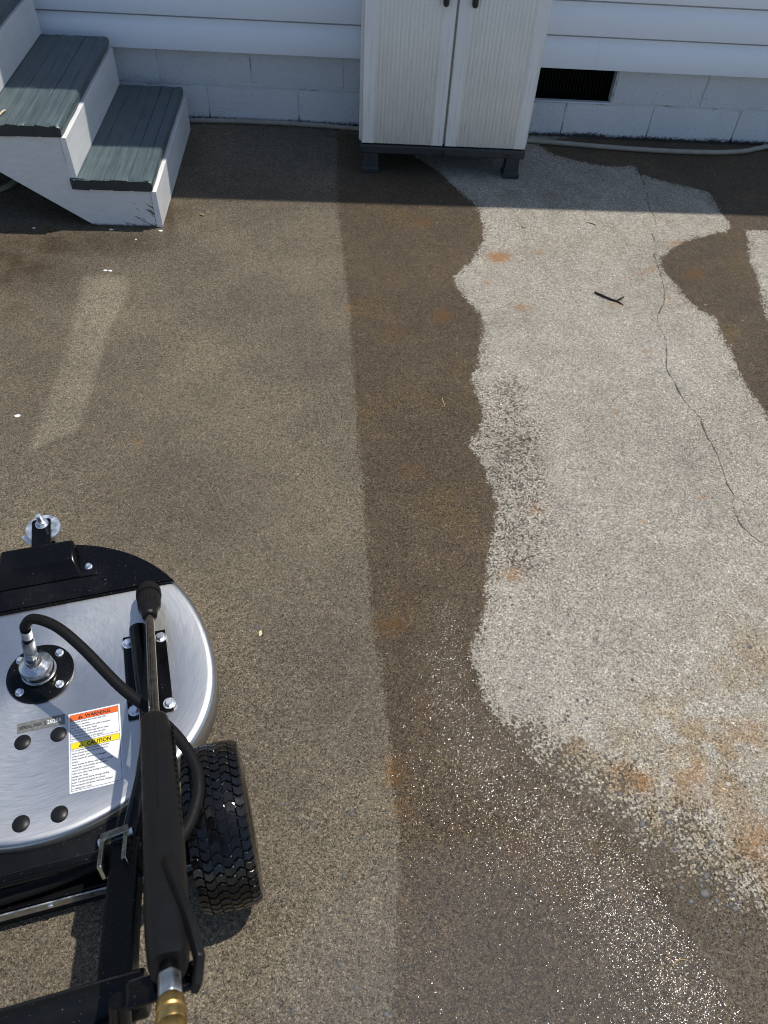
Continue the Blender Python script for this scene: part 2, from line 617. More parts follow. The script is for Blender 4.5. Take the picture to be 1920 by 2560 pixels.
MT['black'] = mat_black('black_gloss_paint', (.003, .003, .0035), .15, .20, .3)
MT['black_dusty'] = mat_black('black_paint_dusty', (.005, .0055, .006), .26, .20, .5)
MT['rubber'] = simple('black_rubber', (.007, .007, .0075), .62, nscale=60, bump=.15, spec=.15)
MT['tyre'] = simple('wet_black_tyre', (.003, .003, .003), .11, rvar=.05, nscale=60, spec=.45)
MT['plug'] = simple('rubber_plug', (.010, .010, .0105), .42, spec=.3)
MT['deck'] = mat_deck()
MT['zinc'] = simple('zinc_plated_steel', (.80, .83, .86), .36, 1.0, var=.10, nscale=60)
MT['zinc_y'] = simple('yellow_zinc_steel', (.40, .40, .33), .28, 1.0, var=.25, nscale=50)
MT['steel'] = simple('turned_steel', (.62, .61, .59), .22, 1.0, var=.12, nscale=70)
MT['nickel'] = simple('dull_nickel', (.50, .53, .55), .38, 1.0, var=.2, nscale=60)
MT['lance'] = simple('lance_chrome', (.30, .29, .275), .16, 1.0, var=.3, nscale=60)
MT['brass'] = simple('brass', (.46, .30, .11), .38, 1.0, var=.3, nscale=60)
MT['grip'] = simple('black_grip_plastic', (.008, .008, .0085), .45, nscale=40, bump=.1, spec=.2)
MT['blued'] = simple('thread_sealant', (.03, .07, .16), .5)
MT['sticker'] = simple('white_sticker', (.74, .75, .76), .35, var=.02)
MT['orange'] = simple('orange_print', (.80, .13, .02), .4, var=.04)
MT['yellow'] = simple('yellow_print', (.80, .62, .01), .4, var=.04)
MT['ink'] = simple('black_print', (.012, .012, .016), .45)
MT['navy'] = simple('navy_print', (.02, .02, .09), .45)
MT['plate'] = simple('serial_plate_grey', (.16, .16, .15), .4, .2, var=.2, nscale=120)
MT['digit'] = simple('stamped_digit', (.70, .70, .69), .4, .1)
MT['twig'] = simple('twig_bark', (.022, .015, .010), .85)
MT['straw'] = simple('dry_straw', (.40, .28, .10), .7)
MT['flake'] = simple('white_paint_flake', (.78, .78, .76), .6)
MT['leaf'] = simple('dry_pale_leaf', (.62, .50, .30), .7)
MT['stub'] = simple('tan_pellet', (.42, .25, .11), .7)
MT['wire'] = simple('thin_wire', (.09, .08, .065), .6)
MT['peb_dark'] = simple('pebble_dark', (.075, .072, .068), .6, var=.35, nscale=120)
MT['peb_wet'] = simple('pebble_wet', (.040, .036, .030), .3, var=.35, nscale=120)
MT['peb_pale'] = simple('pebble_pale', (.40, .375, .33), .8, var=.2, nscale=120)


# ================================================================ THE GROUND
def W2(pts, z=0.0):
    return np.array([on_z(x, y, z)[:2] for x, y in pts])


def seg_dist(Q, A, B):
    d = B - A
    t = np.clip(((Q - A) @ d) / max(1e-12, d @ d), 0, 1)
    return np.linalg.norm(Q - A - t[:, None] * d, axis=1)


def poly_sd(Q, P):
    D = np.full(len(Q), 1e9)
    ins = np.zeros(len(Q), bool)
    n = len(P)
    for i in range(n):
        A, B = P[i], P[(i + 1) % n]
        D = np.minimum(D, seg_dist(Q, A, B))
        c = (A[1] > Q[:, 1]) != (B[1] > Q[:, 1])
        with np.errstate(divide='ignore', invalid='ignore'):
            xi = (B[0] - A[0]) * (Q[:, 1] - A[1]) / (B[1] - A[1]) + A[0]
        ins ^= c & (Q[:, 0] < xi)
    return np.where(ins, -D, D)


wet_right = [(842, 330), (960, 345), (1040, 395), (1096, 428), (1146, 476), (1184, 507), (1196, 527), (1207, 561), (1209, 596), (1196, 627), (1165, 665), (1134, 689),
             (1140, 716), (1169, 754), (1200, 785), (1209, 827), (1198, 874), (1196, 912), (1177, 947), (1192, 982), (1209, 1026), (1203, 1065),
             (1169, 1111), (1196, 1146), (1219, 1196), (1242, 1258), (1236, 1327), (1219, 1381), (1215, 1462), (1213, 1520), (1192, 1582),
             (1177, 1615), (1176, 1646), (1196, 1696), (1211, 1754), (1242, 1793), (1277, 1831), (1308, 1878), (1358, 1920), (1400, 1970),
             (1439, 1993), (1493, 2036), (1550, 2075), (1608, 2145), (1650, 2215), (1680, 2290), (1730, 2350), (1790, 2430), (1850, 2520), (1950, 2640)]
wet_left = [(1000, 2640), (983, 2557), (987, 2460), (993, 2306), (1001, 2160), (999, 2063), (983, 1960), (970, 1800), (956, 1677), (933, 1559),
            (910, 1250), (890, 1020), (883, 930), (880, 862), (872, 750), (864, 681), (853, 596), (843, 519), (842, 440)]
right_wet = [(1345, 362), (1382, 385), (1442, 402), (1524, 417), (1584, 415), (1595, 424), (1599, 435), (1636, 447), (1692, 461), (1748, 473),
             (1775, 482), (1786, 504), (1801, 531), (1828, 563), (1812, 580), (1793, 582), (1743, 597), (1708, 605), (1666, 632), (1652, 648),
             (1654, 667), (1670, 690), (1697, 721), (1720, 752), (1755, 777), (1789, 794), (1805, 837), (1828, 883), (1847, 929), (1874, 975),
             (1920, 1037), (2000, 1120), (2080, 1120), (1960, 900), (1908, 770), (1894, 695), (1874, 651), (1870, 605), (1866, 574), (1925, 576),
             (2150, 610), (2250, 420), (1900, 345), (1400, 345)]


def build_ground():
    gx = np.concatenate((-np.geomspace(60, 1.45, 14), np.arange(-1.4, 3.3, .0135), np.geomspace(3.35, 60, 14)))
    gy = np.concatenate((-np.geomspace(60, 4.05, 14), np.arange(-4.0, .12, .0135), np.geomspace(.14, 60, 14)))
    X, Y = np.meshgrid(gx, gy)
    Q = np.stack((X.ravel(), Y.ravel()), 1)
    nx, ny = len(gx), len(gy)
    me = bpy.data.meshes.new('concrete_slab')
    idx = np.arange(nx * ny).reshape(ny, nx)
    quads = np.stack((idx[:-1, :-1], idx[:-1, 1:], idx[1:, 1:], idx[1:, :-1]), -1).reshape(-1, 4)
    me.vertices.add(len(Q))
    me.vertices.foreach_set('co', np.c_[Q, np.zeros(len(Q))].astype(np.float32).ravel())
    me.loops.add(quads.size)
    me.loops.foreach_set('vertex_index', quads.ravel().astype(np.int32))
    me.polygons.add(len(quads))
    me.polygons.foreach_set('loop_start', (np.arange(len(quads)) * 4).astype(np.int32))
    me.update(calc_edges=True)
    me.validate()
    near = (Q[:, 0] > -1.6) & (Q[:, 0] < 3.6) & (Q[:, 1] > -4.2) & (Q[:, 1] < .3)
    q = Q[near]

    def put(name, vals, default=0.0):
        a = np.full(len(Q), default, np.float32)
        a[near] = vals
        me.attributes.new(name, 'FLOAT', 'POINT').data.foreach_set('value', a)

    main = W2(wet_right + wet_left)
    rgt = W2(right_wet)
    put('sd_wet', np.minimum(poly_sd(q, main), poly_sd(q, rgt)), 1.0)
    left = np.concatenate((W2(wet_left), np.array([(.80, -.50), (.82, .2), (-6, .2), (-6, -6), (.6, -6)])))
    put('sd_clean', poly_sd(q, left), 1.0)
    put('in_main', np.clip(poly_sd(q, main) / -.02, 0, 1), 0.0)

    def blobs(lst):
        out = np.zeros(len(q))
        for x, y, rx, ry, w in lst:
            c = on_z(x, y)[:2]
            ex = on_z(x + rx, y)[:2] - c
            ey = on_z(x, y + ry)[:2] - c
            d = (q - c)
            det = ex[0] * ey[1] - ex[1] * ey[0]
            a = (d[:, 0] * ey[1] - d[:, 1] * ey[0]) / det
            b = (ex[0] * d[:, 1] - ex[1] * d[:, 0]) / det
            out = np.maximum(out, w * np.exp(-(a * a + b * b)))
        return out
    put('damp', blobs([(1290, 1110, 75, 70, .50), (1270, 1000, 55, 80, .36), (1300, 1200, 70, 70, .40), (1310, 1370, 70, 100, .30), (1330, 1280, 60, 60, .3),
                       (1320, 1840, 50, 40, .75), (1400, 1920, 70, 60, .8), (1480, 1990, 80, 70, .85), (1560, 2050, 90, 80, .85), (1640, 2140, 100, 90, .9),
                       (1730, 2250, 130, 120, 1.1), (1820, 2360, 170, 150, 1.35), (1920, 2520, 170, 170, 1.4), (1560, 1950, 80, 60, .5), (1700, 2080, 90, 80, .62),
                       (1850, 2180, 110, 90, .5), (1800, 2500, 170, 140, 1.4)]))
    put('rust', blobs([(1248, 643, 34, 16, 1.25), (1055, 554, 26, 14, 1.0), (1108, 787, 30, 18, 1.1), (1305, 768, 30, 10, .85), (1346, 630, 14, 9, .8), (1217, 705, 14, 14, .7),
                       (1735, 686, 28, 14, 1.1), (1629, 673, 16, 9, .85), (1600, 687, 14, 9, .65), (1557, 697, 10, 8, .6), (1535, 760, 22, 10, .8), (1676, 747, 18, 10, .6), (1690, 608, 26, 8, .75),
                       (1628, 880, 28, 14, .5), (1030, 1175, 40, 26, .65), (1278, 1438, 40, 24, .75), (1345, 1270, 36, 26, .5), (1608, 1302, 9, 7, 1.3), (1757, 1243, 9, 7, 1.3),
                       (1605, 1955, 50, 40, .72), (1560, 1925, 50, 30, .55), (1735, 1945, 60, 60, .66), (1890, 2100, 60, 80, .68), (1880, 1840, 40, 60, .5), (1440, 1865, 30, 30, .4),
                       (985, 1560, 50, 40, .75), (990, 1930, 40, 50, .75), (1010, 2020, 40, 30, .7), (1300, 2120, 60, 40, .6), (1400, 2200, 70, 60, .45), (870, 773, 10, 14, .8),
                       (985, 830, 36, 24, .55), (345, 1105, 14, 10, .8), (1000, 1480, 30, 30, .5), (1450, 1000, 16, 10, .45), (1536, 1028, 14, 10, .7), (1060, 1770, 60, 60, .4), (1370, 615, 10, 8, .6)]))
    put('warm', blobs([(1760, 1900, 240, 220, .85), (1600, 2000, 170, 130, .85), (1880, 2150, 200, 180, .85), (1440, 1880, 80, 60, .7), (1900, 1700, 160, 220, .6), (1450, 560, 400, 120, .12)]))
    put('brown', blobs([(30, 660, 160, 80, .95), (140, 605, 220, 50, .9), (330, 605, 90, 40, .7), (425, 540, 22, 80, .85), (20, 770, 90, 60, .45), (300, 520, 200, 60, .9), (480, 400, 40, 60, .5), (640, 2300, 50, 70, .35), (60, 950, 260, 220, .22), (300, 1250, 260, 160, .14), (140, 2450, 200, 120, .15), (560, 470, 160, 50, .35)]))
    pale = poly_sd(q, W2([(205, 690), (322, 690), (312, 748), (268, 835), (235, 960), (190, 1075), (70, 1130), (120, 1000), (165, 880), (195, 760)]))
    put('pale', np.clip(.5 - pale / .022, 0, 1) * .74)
    # the sheet of standing water: where the film is thick enough to shine
    line = W2([(1120, 1540), (1120, 1660), (1130, 1770), (1180, 1860), (1260, 1960), (1400, 2070), (1530, 2200), (1630, 2340), (1700, 2460), (1760, 2600)])
    wid = [.03, .05, .08, .10, .105, .11, .11, .11, .12, .13]
    film = np.zeros(len(q))
    for (A, B), (wa, wb) in zip(zip(line, line[1:]), zip(wid, wid[1:])):
        d = seg_dist(q, A, B)
        film = np.maximum(film, np.exp(-(d / ((wa + wb) / 2)) ** 2))
    far = np.clip((-2.2 - q[:, 1]) / .6, 0, 1)
    film = np.clip(.03 + .07 * far + .95 * film, 0, 1)
    film *= 1 - .85 * np.clip(blobs([(1120, 2330, 190, 260, 1.0), (1250, 2480, 210, 190, 1.1), (1030, 2080, 70, 130, .5)]), 0, 1)
    put('film', np.clip(film, 0, 1))
    crack = W2([(1594, 405), (1604, 443), (1620, 489), (1621, 516), (1637, 543), (1641, 567), (1631, 586), (1641, 621), (1635, 640), (1646, 667), (1656, 705), (1662, 729), (1660, 759),
                (1643, 790), (1650, 821), (1666, 852), (1666, 891), (1666, 925), (1685, 952), (1693, 968), (1701, 987), (1724, 1018), (1751, 1045), (1762, 1080), (1790, 1130), (1806, 1170), (1820, 1216), (1836, 1241),
                (1836, 1278), (1848, 1307), (1873, 1335), (1901, 1354), (1960, 1400)])
    best = np.full(len(q), 1e9)
    sgn = np.ones(len(q))
    for A, B in zip(crack, crack[1:]):
        d = seg_dist(q, A, B)
        s = np.sign((B[0] - A[0]) * (q[:, 1] - A[1]) - (B[1] - A[1]) * (q[:, 0] - A[0]))
        m = d < best
        best[m], sgn[m] = d[m], s[m]
    put('crack', best * sgn, 1.0)
    put('crack_on', (best < .12).astype(float) * np.clip((best * 0 + 1), 0, 1))
    me.polygons.foreach_set('use_smooth', [False] * len(me.polygons))
    me.materials.append(MT['concrete'])
    o = bpy.data.objects.new('concrete_slab', me)
    COL.objects.link(o)
    o['kind'] = 'structure'
    return o, main


slab, MAIN_WET = build_ground()


def pebbles():
    meshes = []
    for s in range(4):
        rnd = random.Random(s)
        mb = MB()
        n = 7
        ring = [(math.cos(2 * math.pi * i / n) * rnd.uniform(.75, 1.1), math.sin(2 * math.pi * i / n) * rnd.uniform(.55, .85)) for i in range(n)]
        mb.loft([[(x, y, -.3) for x, y in ring], [(x * .95, y * .95, .12) for x, y in ring], [(x * .6, y * .6, .26) for x, y in ring]])
        me = bpy.data.meshes.new('pebble')
        me.from_pydata(mb.v, [], mb.f)
        me.polygons.foreach_set('use_smooth', [True] * len(me.polygons))
        meshes.append(me)
    store = {}

    def peb(x, y, size, kind, rot):
        key = (random.randrange(4), kind)
        if key not in store:
            m = meshes[key[0]].copy()
            m.materials.append(MT[kind])
            store[key] = m
        o = bpy.data.objects.new('pebble', store[key])
        COL.objects.link(o)
        o.parent = slab
        o.location = (x, y, 0)
        o.rotation_euler = (0, 0, rot)
        o.scale = (size, size, size * .55)
    spots = [(1550, 1984, 15, 0), (1605, 2059, 17, 0), (1672, 2055, 14, 0), (1765, 2190, 15, 0), (1752, 2200, 12, 0), (1761, 2233, 24, 0), (1778, 2208, 11, 0), (1727, 2253, 14, 0), (1838, 2271, 14, 0),
             (1704, 2219, 11, 0), (1792, 2252, 12, 0), (1875, 1618, 13, 0), (1300, 1216, 13, 0), (1302, 1218, 9, 0), (1329, 1345, 10, 0), (1331, 1417, 10, 0), (1445, 1337, 8, 0), (1515, 1438, 7, 0),
             (1630, 1630, 8, 0), (1275, 1493, 9, 0), (1445, 1337, 8, 0), (1386, 1890, 14, 0), (1378, 1866, 10, 0), (1420, 1790, 10, 0), (1376, 1743, 9, 0), (1300, 1720, 9, 0), (640, 1567, 14, 0),
             (878, 1313, 9, 0), (770, 1405, 9, 0), (850, 1590, 9, 0), (932, 1522, 9, 0), (1426, 1385, 8, 2), (1700, 1483, 9, 2), (1600, 1480, 9, 2), (1500, 1600, 11, 2), (1620, 1530, 10, 2), (1820, 1480, 9, 2),
             (1895, 1620, 9, 2), (1760, 1275, 8, 2), (1670, 1340, 9, 2), (1690, 1345, 9, 2), (1725, 1345, 9, 2), (1820, 1960, 12, 2), (1775, 2030, 13, 2), (1890, 1950, 11, 2), (1500, 1650, 8, 2), (1540, 1730, 9, 2),
             (1580, 1700, 10, 1), (1640, 1790, 9, 2), (860, 2190, 11, 0), (875, 2300, 11, 0), (850, 2410, 13, 0), (760, 2485, 11, 0), (890, 2470, 13, 0), (965, 2535, 14, 0), (735, 2525, 12, 0), (880, 2035, 13, 0), (905, 2095, 12, 0),
             (840, 2100, 10, 0), (715, 2010, 12, 0), (960, 2060, 9, 0), (780, 2060, 9, 0), (700, 2240, 9, 0), (520, 2480, 12, 0), (560, 2540, 10, 0), (180, 2470, 8, 0), (60, 2440, 9, 0), (100, 2350, 8, 0)]
    kinds = ('peb_dark', 'peb_wet', 'peb_pale')
    for x, y, r, kd in spots:
        p = on_z(x, y)
        peb(p[0], p[1], r * np.linalg.norm(p - CAM) / FPX * .62, kinds[kd], random.uniform(0, 3.1))
    # smaller exposed aggregate, thick in the scoured strip beside the wet edge
    rnd = random.Random(5)
    n = 0
    while n < 210:
        if n < 120:
            t = rnd.random()
            x, y = 1330 + t * 560 + rnd.gauss(60, 70), 1800 + t * 640 + rnd.gauss(-40, 70)
            kd = 0
        elif n < 165:
            x, y = 1270 + rnd.gauss(40, 45), rnd.uniform(1020, 1520)
            kd = rnd.choice((0, 0, 2))
        else:
            x, y = rnd.uniform(1240, 1900), rnd.uniform(700, 1800)
            kd = 2
        if not (1180 < x < 1915 and 600 < y < 2550):
            continue
        p = on_z(x, y)
        wet = poly_sd(np.array([p[:2]]), MAIN_WET)[0] < 0
        if wet and kd == 2:
            continue
        peb(p[0], p[1], rnd.uniform(.0026, .0058), 'peb_wet' if wet else kinds[kd], rnd.uniform(0, 3.1))
        n += 1


pebbles()

# ================================================================ THE HOUSE
house = tag(empty('house', (0, 0, 0)), 'white vinyl sided house wall on a painted block foundation', 'house')
BW, ZC = .4064, .148
foundation = MB()
foundation.box(-4.0, 1.424, .0055, .20, -.3, .36)
foundation.box(1.827, 6.0, .0055, .20, -.3, .36)
foundation.box(1.424, 1.827, .0055, .20, -.3, .150)
foundation = foundation.build('foundation', MT['mortar'], house)
rb = random.Random(3)


def block_mesh(x0, x1, z0, z1, seed):
    rnd = random.Random(seed)
    nx, nz = 8, 4
    bm = MB()
    v = []
    for j in range(nz + 1):
        for i in range(nx + 1):
            edge = i in (0, nx) or j in (0, nz)
            x = x0 + (x1 - x0) * i / nx + (rnd.uniform(-.0025, .0025) if edge else 0)
            z = z0 + (z1 - z0) * j / nz + (rnd.uniform(-.003, .003) if edge else 0)
            y = rnd.uniform(-.0012, .0012) + (.0012 if edge else -.001)
            v.append((x, y, z))
    f = [(j * (nx + 1) + i, j * (nx + 1) + i + 1, (j + 1) * (nx + 1) + i + 1, (j + 1) * (nx + 1) + i) for j in range(nz) for i in range(nx)]
    rim = [i for i in range(nx + 1)] + [(j + 1) * (nx + 1) - 1 for j in range(1, nz + 1)] + [nz * (nx + 1) + i for i in range(nx - 1, -1, -1)] + [j * (nx + 1) for j in range(nz - 1, 0, -1)]
    n = len(v)
    for k in rim:
        x, y, z = v[k]
        v.append((x + (.004 if x < (x0 + x1) / 2 else -.004) * 0, .012, z))
    m = len(rim)
    for a in range(m):
        b = (a + 1) % m
        f.append((rim[b], rim[a], n + a, n + b))
    bm.add(v, f)
    return bm


seed = 0
for course, (z0, z1, off) in enumerate(((-.055, ZC - .004, 0.0), (ZC + .005, ZC + .203, BW / 2))):
    for i in range(-9, 15):
        x0, x1 = off + i * BW + .0028, off + (i + 1) * BW - .0028
        seed += 1
        if x0 < -3.9 or x1 > 5.9 or (course == 1 and 1.40 < x0 < 1.45):
            continue
        block_mesh(x0, x1, z0, z1, seed).build('block', MT['block'], foundation, sharp=50)
vent = MB()
vent.box(1.405, 1.85, .196, .215, .10, .40)
vent.box(1.4245, 1.430, .024, .195, .1545, .36)
vent.box(1.4305, 1.8195, .0225, .195, .1505, .1535)  # dark floor over the pale mortar, recess shade put into its colour
vent.box(1.820, 1.8265, .052, .195, .1505, .36)
vent = vent.build('crawlspace_vent', MT['vent_shade'], house)
for i in range(26):
    x = 1.432 + i * .0152
    MB().box(x, x + .006, .085, .090, .1545, .335).build('vent_bar', MT['vent_bar'], vent)
MB().box(1.4245, 1.8265, -.004, .022, .1455, .1535).build('vent_sill', MT['block'], house, bevel=.003)
MB().box(1.8225, 1.8268, .006, .05, .154, .34).build('vent_jamb', MT['block'], house, bevel=.001)

sheath = MB().box(-4.0, 6.0, -.004, .16, .352, 2.60).build('siding', MT['trim'], house)
SB, SE = .302, .1300


def panel(x0, x1, z, dy=0.0):
    yf = -.042 - dy
    prof = [(-.012, z + .004), (-.013, z), (yf, z), (yf - .0006, z + .0030), (yf + .0012, z + .0845), (yf + .0035, z + .0890), (yf + .0150, z + .1150), (yf + .0162, z + .1195), (yf + .0330, z + .1200), (yf + .0335, z + .1325), (-.007, z + .1325)]
    return MB().prism(prof, x0, x1, 'x')


for c in range(18):
    z = SB + c * SE
    if z > 2.52:
        break
    j0 = {0: -1.9, 1: 3.4, 2: 2.115}.get(c, -2.6 + ((c * 1.37) % 3.0))
    edges = [-4.0] + [x for x in (j0 - 3.6, j0, j0 + 3.6) if -3.8 < x < 5.8] + [6.0]
    for a, b in zip(edges, edges[1:]):
        panel(a + (.0 if a < -3.9 else .0006), b, z, dy=.0).build('siding_panel', MT['siding'], sheath, sharp=28)
# the overhanging eave that shades the wall
TE = math.tan(R(1.05))
ye = -.184


def eave_y(x):
    return ye + TE * (x - 1.9)


soffit = MB()
soffit.prism([(-4.2, eave_y(-4.2) + .02), (6.4, eave_y(6.4) + .02), (6.4, .3), (-4.2, .3)], 2.60, 2.612, 'z')
soffit.build('soffit', MT['trim'], house)
MB().prism([(-4.2, eave_y(-4.2)), (6.4, eave_y(6.4)), (6.4, eave_y(6.4) + .02), (-4.2, eave_y(-4.2) + .02)], 2.595, 2.742, 'z').build('fascia', MT['trim'], house)
rf = MB()
xa, xb = -4.3, 6.5
rf.add([(xa, eave_y(xa), 2.745), (xb, eave_y(xb), 2.745), (xb, 4.0, 4.05), (xa, 4.0, 4.05), (xa, eave_y(xa), 2.757), (xb, eave_y(xb), 2.757), (xb, 4.0, 4.07), (xa, 4.0, 4.07)],
       [(3, 2, 1, 0), (4, 5, 6, 7), (0, 1, 5, 4), (1, 2, 6, 5), (2, 3, 7, 6), (3, 0, 4, 7)])
rf.build('roof', MT['shingle'], house)

# ================================================================ THE STEPS
steps = tag(empty('wooden_steps', (-.06, -.948, 0), R(1.6)), 'wooden steps with dark grey treads and white risers beside the wall', 'steps')
S0 = Matrix.Translation((.06, .948, 0))
RUN, RISE = .2755, .186
NST = 5


def tread_mesh(i):
    x1 = -.061 - RUN * i
    x0 = x1 - .291
    zt = .183 + RISE * i
    zb = zt - .041
    prof = []
    rnd = random.Random(i + 11)
    r = .016
    prof.append((x0, zb))
    for k in range(3):
        xc = x0 + .068 + k * .073
        prof += [(xc - .006, zb), (xc, zb + .007), (xc + .006, zb)]
    prof.append((x1 - .010, zb))
    prof.append((x1 - .003, zb + .004))
    for k in range(6):
        a = R(-10 + k * 20)
        prof.append((x1 - r + r * math.cos(a), zt - r + r * math.sin(a)))
    xs, xc = [], x1 - rnd.uniform(.025, .05)
    while xc > x0 + .02:
        xs.append(xc)
        xc -= rnd.choice((.016, .024, .033, .042, .050))
    for xc in xs:
        if xc < x0 + .012:
            continue
        dz = rnd.uniform(-.0008, .0008)
        dp = rnd.choice((.0012, .002, .0034))
        wd_ = .0008 + dp * .3
        prof += [(xc + wd_, zt + dz), (xc, zt - dp), (xc - wd_, zt + dz)]
    prof.append((x0, zt))
    mb = MB()
    # slight waviness along the board at its sawn ends
    ys = [-.954, -.951, -.947] + [-.947 + .0438 * j for j in range(1, 19)] + [-.112, -.109]
    secs = []
    for q, y in enumerate(ys):
        end = q < 2 or q > len(ys) - 3
        sec = []
        for m, (x, z) in enumerate(prof):
            nose = x > x1 - .02
            dx = rnd.uniform(-.0022, .0010) if nose else rnd.uniform(-.0006, .0006)
            dz = rnd.uniform(-.0012, .0006) + (rnd.uniform(-.0045, .0) if (end and z > zt - .006) else 0) + (rnd.uniform(0, .003) if end and z < zb + .006 else 0)
            sec.append((x + dx, y + (rnd.uniform(-.0025, .0025) if q in (0, len(ys) - 1) else 0), z + dz))
        secs.append(sec)
    mb.loft(secs)
    mb.v = [tuple(S0 @ Vector(p)) for p in mb.v]
    return mb


for i in range(NST):
    tread_mesh(i).build('tread', MT['tread'], steps, sharp=40)
    z0 = .0 if i == 0 else .183 + RISE * (i - 1) + .0005
    z1 = .1405 + RISE * i
    xo = -.0525 - RUN * i
    MB().box(xo - .022, xo, -.948, -.108, z0, z1, S0).build('riser', MT['riser'], steps, bevel=.002)
sp = [(-.0755, .0), (-.309, .0)]
xl = -.0755 - RUN * NST
sp += [(xl, (xl + .309) * -.690), (xl, .1405 + RISE * (NST - 1))]
for i in range(NST - 1, -1, -1):
    xx = -.0755 - RUN * i
    sp += [(xx, .1405 + RISE * i)]
    if i:
        sp += [(xx, .1405 + RISE * (i - 1))]
for y0, y1 in ((-.945, -.907), (-.150, -.112)):
    MB().prism(sp, y0, y1, 'y', S0).build('stringer', MT['stringer'], steps, bevel=.0015)
lx = -.0755 - RUN * NST
MB().box(lx - .9, lx - .002, -.953, -.109, .183 + RISE * NST - .041 - .0, .183 + RISE * NST, S0).build('landing', MT['tread'], steps, bevel=.004)
MB().box(lx - .9, lx - .004, -.952, -.9405, .0, .183 + RISE * NST - .043, S0).build('added_shade_board', MT['stringer'], steps)  # added unseen board, blocks light from reaching under the steps
MB().box(lx - .914, lx - .902, -.952, -.109, .0, .183 + RISE * NST - .043, S0).build('added_shade_board', MT['stringer'], steps)  # second added board, closes the left end against the light
for y in (-.938, -.21):
    for x in (lx - .1, lx - .88):
        MB().box(x - .09, x, y, y + .09, 0, .183 + RISE * NST - .042, S0).build('post', MT['stringer'], steps, bevel=.003)

# ================================================================ THE CABINET
cab = tag(empty('storage_cabinet', (1.036, -.26, 0)), 'grey plastic storage cabinet with two ribbed doors on dark feet', 'cabinet')
CI = Matrix.Translation((-1.036, .26, 0))
CT = .96
MB().box(.684, 1.388, -.424, -.065, .122, CT, CI).build('body', MT['cabinet'], cab, bevel=.010, seg=3)
MB().box(.678, 1.394, -.455, -.055, CT + .001, CT + .03, CI).build('lid', MT['cab_dark'], cab, bevel=.008, seg=3)
MB().box(.690, 1.383, -.452, -.075, .086, .1215, CI).build('base', MT['cab_dark'], cab, bevel=.005)
MB().box(1.030, 1.045, -.4535, -.4522, .090, .108, CI).build('base_clip', MT['cab_black'], cab, bevel=.0004)


def door(x0, x1, hx):
    n = 96
    front = []
    m0, m1 = x0 + .050, x1 - .052
    yf = -.449
    for i in range(n + 1):
        x = x0 + .004 + (x1 - x0 - .008) * i / n
        y = yf
        if m0 < x < m1:
            t = (x - m0) / (m1 - m0)
            y += .0034 * (.5 - .5 * math.cos(t * 2 * math.pi * 15)) + .0008
        front.append((x, y))
    prof = [(x0 + .001, yf + .012), (x0 + .0015, yf + .003)] + front + [(x1 - .0015, yf + .003), (x1 - .001, yf + .012), (x1 - .001, yf + .023), (x0 + .001, yf + .023)]
    mb = MB()
    inset = [(x, y + (.004 if y < yf + .006 else 0)) for x, y in prof]
    cx = (x0 + x1) / 2
    pin = [(cx + (x - cx) * .993, y) for x, y in inset]
    mb.loft([[(x, y, .1255) for x, y in pin], [(x, y, .129) for x, y in prof], [(x, y, CT - .008) for x, y in prof], [(x, y, CT - .004) for x, y in pin]])
    mb.v = [tuple(CI @ Vector(p)) for p in mb.v]
    d = mb.build('door', MT['cabinet'], cab, sharp=48)
    secs = []
    for dy, s in ((0, 1.0), (.012, 1.0), (.018, .86), (.0195, .6)):
        ring = []
        for a in range(20):
            an = 2 * math.pi * a / 20
            ring.append(tuple(CI @ Vector((hx + math.cos(an) * .0115 * s, yf - dy, .69 + math.copysign(.055 - .0115, math.sin(an)) * 1.0 + math.sin(an) * .0125 * s))))
        secs.append(ring)
    MB().loft(secs).build('handle', MT['cab_black'], d)


door(.694, 1.0345, .992)
door(1.0400, 1.380, 1.098)


def foot(x0, x1, y0, y1):
    cx, cy = (x0 + x1) / 2, (y0 + y1) / 2

    def ring(z, s):
        return [tuple(CI @ Vector((cx + (x - cx) * s, cy + (y - cy) * s, z))) for x, y in ((x0, y0), (x1, y0), (x1, y1), (x0, y1))]
    MB().loft([ring(0, 1.10), ring(.006, 1.12), ring(.022, 1.10), ring(.024, .96), ring(.088, .86)]).build('foot', MT['cab_dark'], cab, bevel=.002)


for fx0, fx1 in ((.705, .769), (1.306, 1.370)):
    foot(fx0, fx1, -.446, -.385)
    foot(fx0, fx1, -.145, -.085)
# black badge with worn moulded marks on the base
bx, bz = 1.308, .1175
badge = MB().prism([(bx - .021, bz), (bx + .021, bz), (bx + .019, bz - .006), (bx + .006, bz - .026), (bx - .014, bz - .026), (bx - .021, bz - .007)], -.4548, -.4522, 'y', CI).build('badge', MT['cab_black'], cab, bevel=.0006)
mk = MB()
for i in range(9):
    mk.box(bx - .017 + i * .0038, bx - .017 + i * .0038 + .0022, -.4551, -.4549, bz - .0055 + (i % 2) * .0006, bz - .0025, CI)
mk.build('badge_marks', MT['plate'], badge)

# ================================================================ HOSE ON THE GROUND
hp = [(-1.35, -.80), (-1.05, -.84), (-.82, -.78), (-.70, -.70), (-.66, -.50), (-.68, -.28), (-.55, -.075), (-.3, -.045), (-.099, -.039), (.12, -.026), (.319, -.024), (.50, -.032), (.669, -.048), (.95, -.068), (1.25, -.082),
      (1.481, -.094), (1.65, -.108), (1.792, -.123), (1.98, -.135), (2.163, -.139), (2.35, -.128), (2.47, -.105), (2.56, -.065), (2.68, -.045), (3.4, -.06)]
hm = MB().tube([(x, y, .0108) for x, y in hp], .0105, 14, sub=8)
tag(hm.build('garden_hose', MT['hose_tan'], None), 'dull tan hose lying along the foot of the block wall', 'hose')

